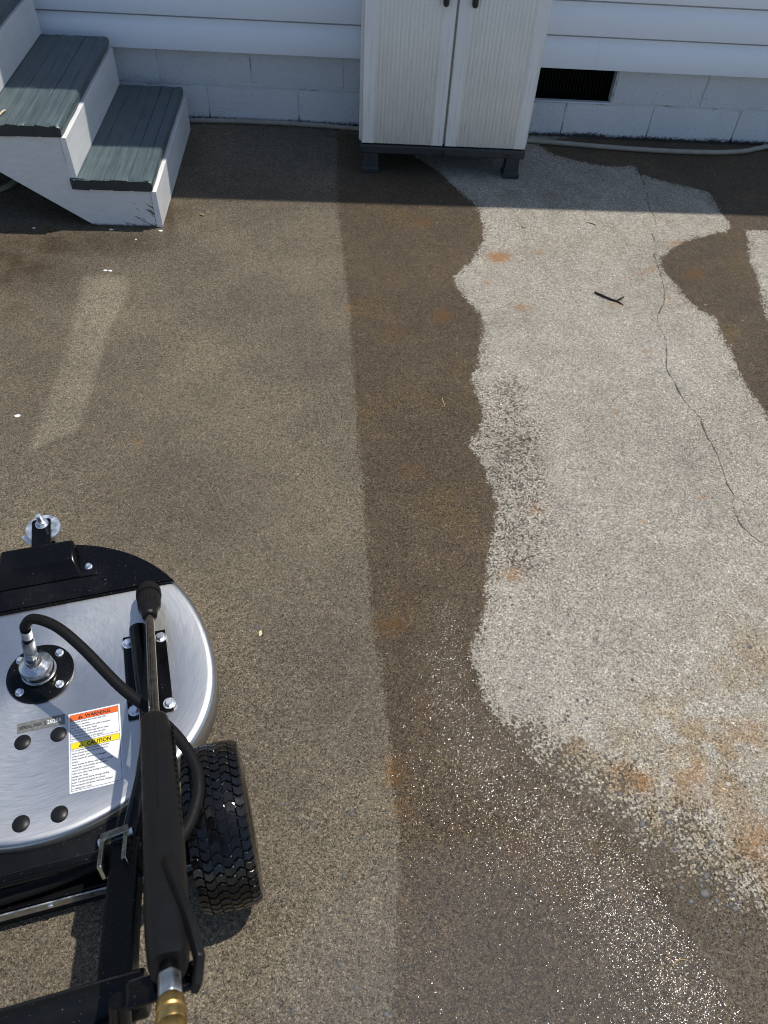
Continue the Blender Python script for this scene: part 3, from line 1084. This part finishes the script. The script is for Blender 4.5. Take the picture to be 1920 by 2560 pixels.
wp = [on_z(800, 303, .01), on_z(806, 322, .012), on_z(818, 337, .006), on_z(845, 345, .003), on_z(860, 347, .004), on_z(864, 335, .02), on_z(862, 322, .026), on_z(866, 335, .012), on_z(864, 348, .003), on_z(880, 358, .0025), on_z(897, 372, .0022)]
tag(MB().tube([tuple(p) for p in wp], .0013, 6, sub=5).build('thin_wire', MT['wire'], None), 'thin loose wire curling over the hose beside the cabinet', 'wire')

# ================================================================ THE SURFACE CLEANER
mc = tag(empty('surface_cleaner', tuple(M0), MA), 'wheeled concrete surface cleaner with round aluminium deck and black fittings', 'surface cleaner')
DZ = .100
deck = MB().lathe([(.325, .034), (.336, .030), (.3385, .034), (.3395, .080), (.3385, .089), (.3355, .0955), (.330, .0988), (.323, .0998), (.28, DZ), (.24, DZ), (.20, DZ), (.08, DZ), (0, DZ)], 128)
def bulge(p):
    th = math.degrees(math.atan2(p[1], abs(p[0])))
    r = math.hypot(p[0], p[1])
    k_ = 1 + (.082 * math.exp(-((th + 30) / 30) ** 2) + .03 * math.exp(-((th + 90) / 35) ** 2)) * min(1, max(0, (r - .22) / .11))
    return (p[0] * k_, p[1] * k_, p[2])


deck.v = [bulge(p) for p in deck.v]
deck.build('deck', MT['deck'], mc, sharp=60)


def bolt(parent, x, y, z, r=.0075, washer=0.0, h=.0065, rot=.3, flange=True):
    mb = MB()
    zb = 0.0
    if washer:
        mb.lathe([(0, 0), (washer, 0), (washer, .0016), (washer * .96, .002), (0, .002)], 24)
        zb = .0021
    if flange:
        mb.lathe([(0, zb), (r * 1.25, zb), (r * 1.2, zb + .0014), (0, zb + .0014)], 20)
        zb += .0014
    hx = [(r * math.cos(R(60 * i) + rot), r * math.sin(R(60 * i) + rot)) for i in range(6)]
    mb.loft([[(p, q, zb) for p, q in hx], [(p, q, zb + h * .8) for p, q in hx], [(p * .82, q * .82, zb + h) for p, q in hx]])
    o = mb.build('bolt', MT['zinc'], parent, sharp=25)
    o.location = (x, y, z)
    return o


# hub: black flange, four bolts, turned swivel, hose end
flange = MB().lathe([(0, DZ), (.067, DZ + .0002), (.067, DZ + .005), (.065, DZ + .0062), (.0, DZ + .0063)], 56).build('hub_flange', MT['black'], mc)
for sx in (-1, 1):
    for sy in (-1, 1):
        bolt(flange, .039 * sx, .0375 * sy, DZ + .0063, .0072, 0, .0065, rot=sx * .4 + sy)
sw = MB().lathe([(0, DZ + .006), (.0345, DZ + .0062), (.0350, DZ + .010), (.0350, DZ + .016), (.0325, DZ + .0165), (.0325, DZ + .026), (.0335, DZ + .0265), (.0335, DZ + .037), (.031, DZ + .043), (.022, DZ + .050), (.0165, DZ + .053), (.0160, DZ + .066), (.0, DZ + .0662)], 40)
swivel = sw.build('swivel', MT['steel'], mc, sharp=25)
ax = Vector((.018, .008, .105)).normalized()
base = Vector((0, 0, DZ + .066))
FM = frame(base, ax)
MB().lathe([(0, 0), (.0118, 0), (.0118, .006), (0, .006)], 20, FM).build('thread', MT['blued'], swivel)
hx = MB()
ring = [(.0135 * math.cos(R(60 * i)), .0135 * math.sin(R(60 * i))) for i in range(6)]
hx.loft([[tuple(FM @ Vector((p, q, z))) for p, q in ring] for z in (.0062, .022)])
hx.build('hex_nut', MT['nickel'], swivel, bevel=.0008)
MB().lathe([(0, .022), (.0105, .0222), (.0125, .026), (.0125, .056), (.0118, .060), (0, .0601)], 24, FM).build('ferrule', MT['nickel'], swivel)
p_end = FM @ Vector((0, 0, .058))
hpath = [p_end, FM @ Vector((0, 0, .085)), FM @ Vector((.001, .0, .105))]
hpath += [Vector(lp(84, 1547, .312)), Vector(lp(140, 1566, .320)), Vector(lp(205, 1619, .314)), Vector(lp(300, 1716, .300)), Vector(lp(370, 1772, .292)), Vector(lp(440, 1838, .290)),
          Vector(lp(485, 1905, .292)), Vector(lp(497, 1970, .296)), Vector(lp(482, 2038, .298)), Vector(lp(455, 2090, .300)), Vector(lp(420, 2120, .300)), Vector(lp(370, 2130, .295))]
MB().tube(hpath, .0099, 18, sub=8).build('feed_hose', MT['rubber'], mc, sharp=60)
MB().lathe([(.0098, 0), (.0107, 0), (.0107, .022), (.0098, .022)], 24, FM @ T(0, 0, .070)).build('hose_sleeve', MT['zinc'], mc)

# black front plate, box channel, caster
RA = .335
pts = [(RA * math.cos(a), RA * math.sin(a)) for a in np.linspace(math.asin(.167 / RA), math.pi - math.asin(.167 / RA), 40)]
fp = MB().prism([(x, max(y, .167)) for x, y in pts], DZ + .0004, DZ + .0062, 'z').build('front_plate', MT['black'], mc, bevel=.0012)
pts2 = [(x * .992, y if i not in (0, len(pts) - 1) else .172) for i, (x, y) in enumerate(pts)]
MB().prism([(x, max(y - .002, .1715)) for x, y in pts2], DZ + .0066, DZ + .0095, 'z').build('top_sheet', MT['black'], fp, bevel=.0008)
sk = MB()
arc = [(RA * math.cos(a), RA * math.sin(a)) for a in np.linspace(R(32), R(148), 40)]
sk.loft([[(x * s, y * s, z) for x, y in arc] + [(x * (s - .006), y * (s - .006), z) for x, y in arc[::-1]] for s, z in ((1.0, .030), (1.0, DZ + .0002))])
sk.build('front_skirt', MT['black'], fp)
ZB = DZ + .0098
ch = MB()
ch.loft([[(x, y, z) for x, y, z in ((-.092, .222, ZB), (.092, .222, ZB), (.083, .316, ZB), (-.083, .316, ZB))],
         [(x, y, z) for x, y, z in ((-.082, .258, ZB + .030), (.082, .258, ZB + .030), (.078, .314, ZB + .034), (-.078, .314, ZB + .034))]])
ch = ch.build('front_channel', MT['black'], mc, bevel=.006, seg=3)
for s in (-1, 1):
    MB().box(min(s * .085, s * .124), max(s * .085, s * .124), .224, .268, ZB, ZB + .004).build('mounting_tab', MT['black'], ch, bevel=.0035)
    bolt(ch, s * .106, .248, ZB + .004, .0068, 0, .006)
caster = MB().prism([(-.0215, .300), (.0215, .300), (.0215, .418), (.017, .4225), (-.017, .4225), (-.0215, .418)], .1035, .1095, 'z').build('caster_arm', MT['black'], mc, bevel=.0012)
cx_, cy_ = .002, .401
MB().lathe([(0, .0865), (.0385, .0866), (.0405, .0885), (.0405, .1005), (.039, .1028), (0, .1030)], 48, T(cx_, cy_, 0)).build('swivel_disc', MT['zinc'], caster)
MB().box(-.046, .030, -.030, .030, .078, .0862, T(cx_, cy_, 0) @ Matrix.Rotation(R(38), 4, 'Z')).build('swivel_plate', MT['zinc'], caster, bevel=.001)
MB().lathe([(0, .110), (.0155, .1101), (.0155, .1118), (0, .112)], 28, T(cx_, cy_ + .004, 0)).build('washer', MT['zinc'], caster)
ring = [(.0118 * math.cos(R(60 * i + 15)), .0118 * math.sin(R(60 * i + 15))) for i in range(6)]
MB().loft([[(p + cx_, q + cy_ + .004, z) for p, q in ring] for z in (.112, .121)]).build('nut', MT['zinc'], caster, bevel=.0012)
MB().lathe([(0, .121), (.0068, .1211), (.0068, .142), (.0056, .1438), (0, .144)], 20, T(cx_, cy_ + .004, 0)).build('stud', MT['zinc'], caster)
fk = MB()
for s in (-1, 1):
    fk.prism([(-.022, .078), (.022, .078), (.012, .022), (-.012, .022)], s * .019 - .0015, s * .019 + .0015, 'x', T(cx_, cy_, 0))
fk.build('fork', MT['zinc'], caster)
wheel_m = Matrix.Translation((cx_, cy_ - .004, .030)) @ Matrix.Rotation(R(90), 4, 'Y')
MB().lathe([(0, -.013), (.027, -.013), (.030, -.009), (.030, .009), (.027, .013), (0, .013)], 32, wheel_m).build('caster_wheel', MT['rubber'], caster)

# handle mounts left and right (the left one stands outside the frame)
for s in (1, -1):
    plate = MB().box(min(s * .168, s * .2575), max(s * .168, s * .2575), -.150, .045, DZ + .0004, DZ + .0055).build('mounting_plate', MT['black'], mc, bevel=.0012)
    for bx_, by_ in ((.1785, .0265), (.2465, .0255), (.1815, -.1335), (.2500, -.1345)):
        bolt(plate, s * bx_, by_, DZ + .0055, .0082, .0125, .0062, rot=bx_ * 40, flange=False)
    P0, P1 = Vector(lp(346, 1572, .128)), Vector(lp(374, 1800, .165))
    P2, P3 = Vector(lp(370, 1900, .175)), Vector(lp(340, 2050, .185))
    P4 = Vector(lp(322, 2120, .190))
    path = [P0, P0.lerp(P1, .5), P1, P2, P3, P4]
    MB().tube([(s * p.x, p.y, p.z) for p in path], .0190, 24, sub=8).build('handle_tube', MT['black'], mc, sharp=60)
    MB().prism([(.030, DZ + .005), (-.145, DZ + .005), (-.145, .150), (.030, .120)], s * .205 - .003, s * .205 + .003, 'x').build('gusset', MT['black'], plate)
    # square post that rises towards the operator
    Q0 = Vector(lp(322, 2120, .185))
    Q1 = Vector(lp(288, 2490, .330))
    Q0.x = Q1.x = (Q0.x + Q1.x) / 2
    dv = (Q1 - Q0).normalized()
    Q2 = Q0 + dv * 1.35
    fm = frame((s * Q0.x, Q0.y, Q0.z), dv, (1, 0, 0))
    post = MB().box(-.0235, .0235, -.0235, .0235, 0, 1.35, fm).build('handle_post', MT['black_dusty'], mc, bevel=.005, seg=3)
    MB().tube([(s * (Q0.x + .0), Q0.y + .02, .075), (s * Q0.x, Q0.y + .01, .165)], .012, 14).build('post_strut', MT['black'], post)
HP = (Q0.copy(), dv.copy())
cbp = HP[0] + HP[1] * (Vector(lp(270, 2520, .335)) - HP[0]).dot(HP[1])
MB().tube([(-cbp.x - .045, cbp.y, cbp.z + .020), (cbp.x + .045, cbp.y, cbp.z + .020)], .0300, 24).build('crossbar', MT['black_dusty'], mc, bevel=.004)
e2 = HP[0] + HP[1] * 1.33
MB().tube([(-e2.x - .06, e2.y, e2.z), (e2.x + .06, e2.y, e2.z)], .017, 20).build('push_bar', MT['rubber'], mc)

# zinc clevis latch at the foot of the right post
lt = Vector(lp(292, 2120, .215))
latch = MB()
fmL = frame(lt, dv, (1, 0, 0)) @ Matrix.Rotation(R(8), 4, 'Z')
for dx in (-.021, .0185):
    latch.box(dx - .0040, dx + .0040, -.014, .014, -.030, .046, fmL)
latch.box(-.0255, .023, .0060, .0145, -.032, -.014, fmL)
latch.build('latch', MT['zinc_y'], mc, bevel=.0015)
MB().tube([tuple(fmL @ Vector((-.030, .004, -.022))), tuple(fmL @ Vector((.028, .004, -.022)))], .0068, 14).build('latch_pin', MT['zinc'], mc)

# rear frame
rp = MB().box(-.270, .270, -.404, -.322, .0720, .0775).build('rear_plate', MT['black_dusty'], mc, bevel=.0015)
MB().box(-.300, .262, -.4405, -.400, .060, .0715).build('rear_flange', MT['black'], mc, bevel=.002)
MB().box(-.300, .262, -.4455, -.4425, .036, .0665).build('rear_rail', MT['nickel'], mc, bevel=.0006)
MB().lathe([(0, 0), (.0062, 0), (.0050, .0024), (0, .0028)], 18, frame((.006, -.4457, .052), (0, -1, 0))).build('rivet', MT['zinc'], mc)
MB().box(-.298, .260, -.4425, -.4385, .002, .060).build('rubber_skirt', MT['rubber'], mc)
MB().tube([(-.30, -.418, .078), (-.15, -.424, .082), (.0, -.421, .092), (.08, -.413, .104), (.15, -.400, .118), (.215, -.39, .135)], .0115, 14, sub=6).build('rear_hose', MT['rubber'], mc)
MB().tube([(-.37, -.414, .143), (.37, -.414, .143)], .0095, 16).build('axle', MT['black'], mc)
for s in (-1, 1):
    MB().prism([(-.340, .074), (-.400, .074), (-.428, .130), (-.428, .156), (-.400, .156), (-.35, .110)], s * .248 - .003, s * .248 + .003, 'x').build('axle_bracket', MT['black'], mc)

# deck plugs
for x, y in ((-.033, -.145), (.034, -.145), (-.0325, -.3095), (.0345, -.309)):
    if y < -.3:
        x, y = x, y + .004
    MB().lathe([(.0155, .0), (.0158, .001), (.013, .003), (.008, .0046), (0, .0054)], 28, T(x, y, DZ - .0006)).build('rubber_plug', MT['plug'], mc)

# serial plate
pl = MB().box(-.044, .046, -.1245, -.1035, DZ + .0002, DZ + .0009).build('serial_plate', MT['plate'], mc)
text_mb('SERIAL NO. S', .0098, -.0405, -.1177, DZ + .0012, sx=.90, bold=.0002).build('lettering', MT['ink'], pl, recalc=False)
text_mb('28288', .0115, .0125, -.1180, DZ + .0012, sx=.95, bold=.0002).build('stamped_number', MT['digit'], pl, recalc=False)

# warning and caution label
SX0, SX1, SY1, SY0 = .0530, .1525, -.1075, -.2720
st = MB().box(SX0, SX1, SY0, SY1, DZ + .0001, DZ + .0007).build('warning_label', MT['sticker'], mc)
ZS = DZ + .0010


def hrect(x0, x1, y0, y1, z=ZS):
    return MB().add([(x0, y0, z), (x1, y0, z), (x1, y1, z), (x0, y1, z)], [(0, 1, 2, 3)])


def border(x0, x1, y0, y1, w=.0007):
    m = MB()
    for a, b, c, d in ((x0, x1, y0, y0 + w), (x0, x1, y1 - w, y1), (x0, x0 + w, y0 + w, y1 - w), (x1 - w, x1, y0 + w, y1 - w)):
        m.add([(a, c, ZS), (b, c, ZS), (b, d, ZS), (a, d, ZS)], [(0, 1, 2, 3)])
    return m.build('border', MT['navy'], st, recalc=False)


bx0, bx1 = SX0 + .003, SX1 - .003
wy1 = SY1 - .003
wy0 = wy1 - .0570
cy1 = wy0 - .0035
cy0 = SY0 + .0035
border(bx0, bx1, wy0, wy1)
border(bx0, bx1, cy0, cy1)
hrect(bx0 + .0007, bx1 - .0007, wy1 - .0130, wy1 - .0007).build('orange_band', MT['orange'], st, recalc=False)
hrect(bx0 + .0007, bx1 - .0007, cy1 - .0130, cy1 - .0007).build('yellow_band', MT['yellow'], st, recalc=False)
hrect(bx0, bx1, wy1 - .0137, wy1 - .0130).build('border', MT['navy'], st, recalc=False)
hrect(bx0, bx1, cy1 - .0137, cy1 - .0130).build('border', MT['navy'], st, recalc=False)
for word, yy, band in (('WARNING', wy1, 'orange'), ('CAUTION', cy1, 'yellow')):
    text_mb(word, .0112, (bx0 + bx1) / 2 + .007, yy - .0110, ZS + .0004, 'CENTER', .90, .0003).build('lettering', MT['ink'], st, recalc=False)
    tx = bx0 + .0200
    MB().add([(tx - .0050, yy - .0112, ZS + .0004), (tx + .0050, yy - .0112, ZS + .0004), (tx, yy - .0026, ZS + .0004)], [(0, 1, 2)]).build('alert_triangle', MT['ink'], st, recalc=False)
    hrect(tx - .0006, tx + .0006, yy - .0080, yy - .0048, ZS + .0007).build('alert_mark', MT[band], st, recalc=False)
    hrect(tx - .0006, tx + .0006, yy - .0100, yy - .0088, ZS + .0007).build('alert_mark', MT[band], st, recalc=False)
warn = ['Keep hands and feet from under deck while', 'Spinner is in operation.', 'Never lift or tip machine back while in operation', 'or expose rotating spray wands.',
        'HOT WARNING: When used with hot water,', 'surfaces, spray and components may reach', 'temperatures in excess of 200 degree F.']
caut = ['Do not operate Spinner if vibration is present.', 'Never operate Spinner over trash, debris or', 'pressure washer hose.', 'Never operate the Spinner over damaged', 'surfaces.',
        'Never operate the Spinner with mixed or smaller', "nozzles than recommended. See operator's", 'manual for nozzle selection.', 'When spray starts, keep moving or surface', 'damage may result.',
        'Never operate the Spinner through standing', 'water or projections above the surface.', 'Do not operate the Spinner with bent, damaged', 'or leaking spray wands.']
for lines, y0, dy in ((warn, wy1 - .0185, .0059), (caut, cy1 - .0185, .00585)):
    m = MB()
    for i, s in enumerate(lines):
        t = text_mb(s, .0047, bx0 + .0022, y0 - dy * i, ZS + .0002, 'LEFT', .80, .00006)
        m.add(t.v, t.f)
    m.build('small_print', MT['ink'], st, recalc=False)


# wheels
def wheel(x):
    w = empty('wheel', (x, -.414, .143))
    w.parent = mc
    Rw, hw = .1395, .050
    RY = Matrix.Rotation(R(90), 4, 'Y')
    ty = MB().lathe([(.068, -.040), (.085, -.049), (.115, -.052), (.124, -.0508), (.1310, -.0475), (.1352, -.040), (.1385, -.026), (Rw, 0), (.1385, .026), (.1352, .040), (.1310, .0475), (.124, .0508), (.115, .052), (.085, .049), (.068, .040)], 96, RY)
    N = 50
    wc = .0160
    for c in range(6):
        xc = (c - 2.5) * .0167
        for i in range(N):
            a0 = (i + (.5 if c % 2 else 0)) / N * 2 * math.pi
            ln = 2 * math.pi * .143 / N
            L = ln * .76
            sl = .0026 * (1 if c % 2 else -1)
            top, bot = [], []
            for (u, s) in ((-.5, -.5), (0, -.5), (.5, -.5), (.5, .5), (0, .5), (-.5, .5)):
                xx = xc + u * wc
                ss_ = s * L + sl * (1 if abs(u) < .1 else -1) * .9
                an = a0 + ss_ / .143
                rr = .1434 - .0072 * (abs(xx) / .05) ** 3.2
                top.append((xc + u * wc * .93, rr * math.cos(an), rr * math.sin(an)))
                rb_ = rr - .0062
                an2 = a0 + (ss_ + math.copysign(.0008, s)) / .143
                bot.append((xx, rb_ * math.cos(an2), rb_ * math.sin(an2)))
            ty.loft([bot, top])
    ty.build('tyre', MT['tyre'], w, sharp=40, bevel=.0007, seg=1)
    MB().lathe([(0, -.030), (.020, -.030), (.022, -.022), (.055, -.018), (.064, -.040), (.072, -.041), (.072, .041), (.064, .040), (.055, .018), (.022, .022), (.020, .030), (0, .030)], 48, RY).build('rim', MT['black'], w)


wheel(.323)
wheel(-.323)

# ================================================================ THE SPRAY WAND
K = MR.T @ np.array(lp(372, 1492, .150)) + M0
E_ = MR.T @ np.array((.286, -.757, .694)) + M0
K, E_ = Vector(K), Vector(E_)
wd = (E_ - K)
LW = wd.length
wd.normalize()
wand = tag(empty('spray_wand', tuple(K)), 'black spray wand with brass coupler resting over the aluminium deck', 'spray wand')
side = Vector((1, 0, 0)) - wd * wd.x
side.normalize()
WM = frame((0, 0, 0), wd, side)       # local: z along the wand towards the operator, x right, y up
MB().lathe([(0, -.042), (.016, -.041), (.0245, -.034), (.0268, -.024), (.0272, -.004), (.0262, .004), (0, .0042)], 36, WM).build('nozzle_cap', MT['grip'], wand)
kn = MB()
secs = []
for z, r in ((.0045, .0225), (.010, .0242), (.060, .0222), (.068, .0200), (.074, .0185), (.090, .0165), (.104, .0150), (.108, .0110)):
    secs.append([tuple(WM @ Vector(((r + (.0011 if i % 2 else -.0004) * (1 if .009 < z < .065 else 0)) * math.cos(2 * math.pi * i / 48), (r + (.0011 if i % 2 else -.0004) * (1 if .009 < z < .065 else 0)) * math.sin(2 * math.pi * i / 48), z))) for i in range(48)])
kn.loft(secs)
kn.build('nozzle_collar', MT['grip'], wand, sharp=25)
gs = LW * .500
MB().lathe([(0, .100), (.0084, .1001), (.0084, gs + .03), (0, gs + .031)], 24, WM).build('lance_tube', MT['lance'], wand)
ge = LW * .962


def super(z, a, b, cx=0, cy=0, p=3.2, n=32):
    out = []
    for i in range(n):
        t = 2 * math.pi * i / n
        c, s = math.cos(t), math.sin(t)
        out.append(tuple(WM @ Vector((cx + a * math.copysign(abs(c) ** (2 / p), c), cy + b * math.copysign(abs(s) ** (2 / p), s), z))))
    return out


g = MB()
gl = ge - gs
secs = [super(gs + gl * t, a, b, cx, cy) for t, a, b, cx, cy in ((0, .0130, .0130, 0, 0), (.008, .0180, .019, 0, -.002), (.03, .0215, .0235, 0, -.004), (.10, .0225, .026, .001, -.006), (.30, .0240, .027, .003, -.007), (.55, .0250, .0275, .005, -.008),
                                                                   (.78, .0245, .027, .004, -.008), (.90, .0235, .026, .003, -.008), (.97, .0215, .0235, .003, -.007), (1.0, .0180, .019, .003, -.006))]
g.loft(secs)
grip = g.build('grip', MT['grip'], wand, sharp=50)
rbs = MB()
for i in range(17):
    z = gs + gl * (.10 + .030 * i)
    M2 = WM @ T(.0265 + .00006 * i, .004, z) @ Matrix.Rotation(R(-28), 4, 'Y')
    rbs.box(-.0022, .0004 + .0012, -.010, .010, -.0018, .0018, M2)
rbs.build('grip_ribs', MT['grip'], grip, bevel=.0008)
sm = MB()
sm.box(-.0006, .0006, .0195, .0208, gs + gl * .06, gs + gl * .52, WM)
sm.build('seam', MT['rubber'], grip)
# trigger lever on the right flank and the cradle plate under the rear end
tr = MB()
tpts = [(.007, .026, gs + gl * .735), (.016, .028, gs + gl * .82), (.030, .020, gs + gl * .955), (.035, .010, gs + gl * 1.02), (.030, -.012, gs + gl * 1.05)]
tp = [WM @ Vector(q) for q in tpts]
yv = WM.to_3x3() @ Vector((.35, .9, 0))
zv = WM.to_3x3() @ Vector((.9, -.35, 0))
tr.loft([[tuple(p + yv * .0 - zv * .0045 + yv * .0015), tuple(p + zv * .0045 + yv * .0015), tuple(p + zv * .0045 - yv * .012), tuple(p - zv * .0045 - yv * .012)] for p in tp])
tr.build('trigger', MT['grip'], wand, bevel=.0015)
MB().lathe([(0, ge - .004), (.0095, ge - .004), (.0100, ge + .012), (0, ge + .0125)], 24, WM @ T(.003, -.003, 0)).build('inlet_socket', MT['black'], wand)
nz = MB()
ring = [(.0125 * math.cos(R(60 * i + 20)) + .003, .0125 * math.sin(R(60 * i + 20)) - .003) for i in range(6)]
nz.loft([[tuple(WM @ Vector((p, q, z))) for p, q in ring] for z in (ge + .0126, ge + .040)])
nz.build('hex_nipple', MT['nickel'], wand, bevel=.0025, seg=3)
MB().lathe([(0, ge + .0402), (.0118, ge + .0403), (.0134, ge + .043), (.0140, ge + .046), (.0140, ge + .054), (.0128, ge + .056), (.0128, ge + .0585), (.0144, ge + .060), (.0144, ge + .0675), (.0136, ge + .069), (.0144, ge + .0705), (.0144, ge + .094), (.0126, ge + .098), (.0112, ge + .125), (0, ge + .1255)], 40, WM @ T(.003, -.003, 0)).build('quick_coupler', MT['brass'], wand, sharp=30)
# supply hose running on from the coupler, past the bottom of the frame, to the ground
sup = [WM @ Vector((.003, -.003, ge + .124)), WM @ Vector((.003, -.003, ge + .17)), WM @ Vector((.005, -.02, ge + .30))]
sup = [p + K for p in sup] + [Vector((.72, -4.25, .66)), Vector((.85, -4.7, .25)), Vector((1.05, -5.1, .012)), Vector((1.6, -5.6, .012)), Vector((2.6, -5.9, .012))]
MB().tube([p - K for p in sup], .0095, 14, sub=8).build('supply_hose', MT['rubber'], wand)
# cradle: part of the cleaner, holds the rear of the wand beside the post
cr = MB()
ca = Vector(lp(345, 2440, .45))
g1_ = WM @ Vector((.003, -.037, ge - .012)) + K
g1l = Vector(MR @ (np.array(g1_) - M0))
pz = HP[0] + HP[1] * (.43)
cr.tube([tuple(pz + Vector((.0, .0, .0))), tuple(Vector((pz.x + .03, pz.y - .03, pz.z + .05))), tuple(Vector((g1l.x - .055, g1l.y, g1l.z - .02)))], .011, 14, sub=5)
crad = cr.build('cradle_arm', MT['black'], mc)
dl = Vector(MR @ np.array(wd))
CM = frame(g1l, dl, (1, 0, 0))
MB().box(-.044, .030, -.006, .004, -.016, .016, CM).build('cradle_plate', MT['black'], mc, bevel=.004)

# ================================================================ SMALL LITTER
def flake(name, px, py, rx, ry, mat, label, cat, z=0.0, th=.0012, rot=0.0, group=None, seedv=1):
    if name == 'paint_flake':
        group = 'white paint flakes around the steps'
    rnd = random.Random(seedv)
    p = on_z(px, py, z)
    n = 9
    ring = [(rx * math.cos(2 * math.pi * i / n) * rnd.uniform(.75, 1.1), ry * math.sin(2 * math.pi * i / n) * rnd.uniform(.75, 1.1)) for i in range(n)]
    mb = MB()
    mb.loft([[(x, y, 0) for x, y in ring], [(x * 1.02, y * 1.02, th * .7) for x, y in ring], [(x * .7, y * .7, th * 1.15) for x, y in ring]])
    o = mb.build(name, mat, None)
    o.location = (p[0], p[1], z)
    o.rotation_euler = (0, 0, rot)
    return tag(o, label, cat, group)


FL = MT['flake']
flake('paint_flake', 402, 577, .009, .006, FL, 'white paint flake lying at the corner of the bottom riser', 'paint flake', seedv=1)
flake('paint_flake', 278, 574, .009, .0055, FL, 'white paint flake on the shadow edge below the stringer foot', 'paint flake', seedv=2)
flake('paint_flake', 264, 676, .0075, .005, FL, 'left white flake of the pair lying on damp concrete before the steps', 'paint flake', seedv=3)
flake('paint_flake', 276, 677, .0080, .005, FL, 'right white flake of the pair lying on damp concrete before the steps', 'paint flake', seedv=4)
flake('paint_flake', 44, 1040, .0085, .0065, FL, 'lone white flake near the left edge above the surface cleaner', 'paint flake', seedv=5)
flake('paint_flake', 470, 325, .0055, .0035, FL, 'tiny white flake beside the far end of the bottom riser', 'paint flake', seedv=6)
flake('paint_flake', 85, 570, .008, .005, FL, 'dull white flake in the shadow under the steps', 'paint flake', seedv=7)
flake('paint_flake', 340, 599, .0040, .003, FL, 'small white fleck just in front of the bottom step', 'paint flake', seedv=8)
flake('dry_leaf_scrap', 651, 1583, .0045, .0090, MT['leaf'], 'pale yellow leaf scrap on damp concrete right of the deck', 'leaf scrap', rot=.1, seedv=9)
pb = MB().tube([(-.009, 0, .0038), (.009, 0, .0038)], .0036, 12).build('tan_stub', MT['stub'], None, bevel=.0008)
q = on_z(505, 539)
pb.location = (q[0], q[1], 0)
pb.rotation_euler = (0, 0, -.5)
tag(pb, 'small tan stub lying just right of the steps', 'stub')


def stick(name, pts, rad, mat, label, cat, branch=None):
    ps = [Vector(on_z(x, y, z)) for x, y, z in pts]
    o0 = Vector((ps[0].x, ps[0].y, 0))
    mb = MB()
    ps = [p - o0 for p in ps]
    mb.tube([tuple(p) for p in ps], rad, 8)
    if branch:
        bp = [Vector(on_z(x, y, z)) - o0 for x, y, z in branch[0]]
        mb.tube([tuple(p) for p in bp], branch[1], 8)
    o = mb.build(name, mat, None)
    o.location = o0
    return tag(o, label, cat, {'twig': 'twigs on the concrete', 'straw': 'straw bits on the concrete'}.get(name))


stick('twig', [(1487, 730, .0045), (1500, 736, .0050), (1516, 743, .0045), (1530, 749, .0045), (1542, 752, .0040), (1552, 758, .0028), (1559, 763, .0018)], [.0034, .0040, .0034, .0037, .0034, .0020, .0011], MT['twig'],
      'dark forked twig lying on the dry pale concrete', 'twig', ([(1541, 752, .0040), (1549, 747, .0060), (1560, 742, .0075)], [.0026, .0024, .0022]))
stick('twig', [(1467, 556, .0014), (1478, 558, .0020), (1490, 563, .0012)], [.0010, .0014, .0009], MT['twig'], 'short thin twig on dry concrete near the shade line', 'twig')
stick('twig', [(1303, 565, .0014), (1308, 569, .0016), (1313, 571, .0012)], [.0009, .0013, .0009], MT['twig'], 'tiny dark twig near the shade line below the cabinet', 'twig')
stick('straw', [(1105, 994, .0012), (1108, 1004, .0016), (1112, 1014, .0012)], [.0013, .0016, .0012], MT['straw'], 'bright straw bit on the dark wet strip', 'straw')
stick('straw', [(1680, 2415, .0012), (1688, 2404, .0020), (1702, 2398, .0020), (1716, 2400, .0014)], [.0008, .0009, .0009, .0007], MT['straw'], 'thin bent straw on the glittering wet concrete', 'straw')
stick('straw', [(562, 336, .0014), (570, 333, .0018), (577, 331, .0014)], [.0016, .0018, .0014], MT['straw'], 'short dry stem on shaded concrete between steps and cabinet', 'straw')
ZT = .183 + RISE + .001
stick('curled_leaf', [(0, 287, ZT + .004), (4, 281, ZT + .007), (9, 277, ZT + .006), (14, 275, ZT + .003)], [.0022, .0034, .0034, .0018], MT['leaf'], 'curled dry leaf bit on the second tread at the left edge', 'leaf scrap')
lf = MB()
for a, b in (((.213, .1625), (.240, .1655)), ((.222, .1600), (.250, .1640)), ((.205, .1640), (.228, .1630))):
    lf.tube([(a[0], a[1], DZ + .0008), ((a[0] + b[0]) / 2, (a[1] + b[1]) / 2, DZ + .0022), (b[0], b[1], DZ + .0008)], .0008, 6)
lf = lf.build('pine_straw', MT['straw'], None)
lf.location = tuple(M0)
lf.rotation_euler = (0, 0, MA)
tag(lf, 'few brown plant fibres caught beside the black front plate', 'straw')

# ================================================================ DRIFTING SPRAY
mist_k = bpy.data.materials.new('spray_mist')
mist_k.use_nodes = True
mt = mist_k.node_tree
for nd in list(mt.nodes):
    if nd.type == 'BSDF_PRINCIPLED':
        mt.nodes.remove(nd)
mv = mt.nodes.new('ShaderNodeVolumePrincipled')
mv.inputs['Color'].default_value = (.93, .93, .93, 1)
mv.inputs['Density'].default_value = .45
mt.links.new(mv.outputs[0], mt.nodes['Material Output'].inputs['Volume'])
mq = on_z(1230, 2560)
ms = MB()
ms.lathe([(0, .004)] + [(math.sin(R(a)), .5 - .496 * math.cos(R(a))) for a in range(12, 180, 12)] + [(0, .996)], 40)
mist = ms.build('spray_mist', mist_k, None)
mist.location = (mq[0], mq[1] - .06, .004)
mist.scale = (.40, .34, .24)
mist['kind'] = 'stuff'
tag(mist, 'faint drifting water mist low over the wet concrete', 'mist')
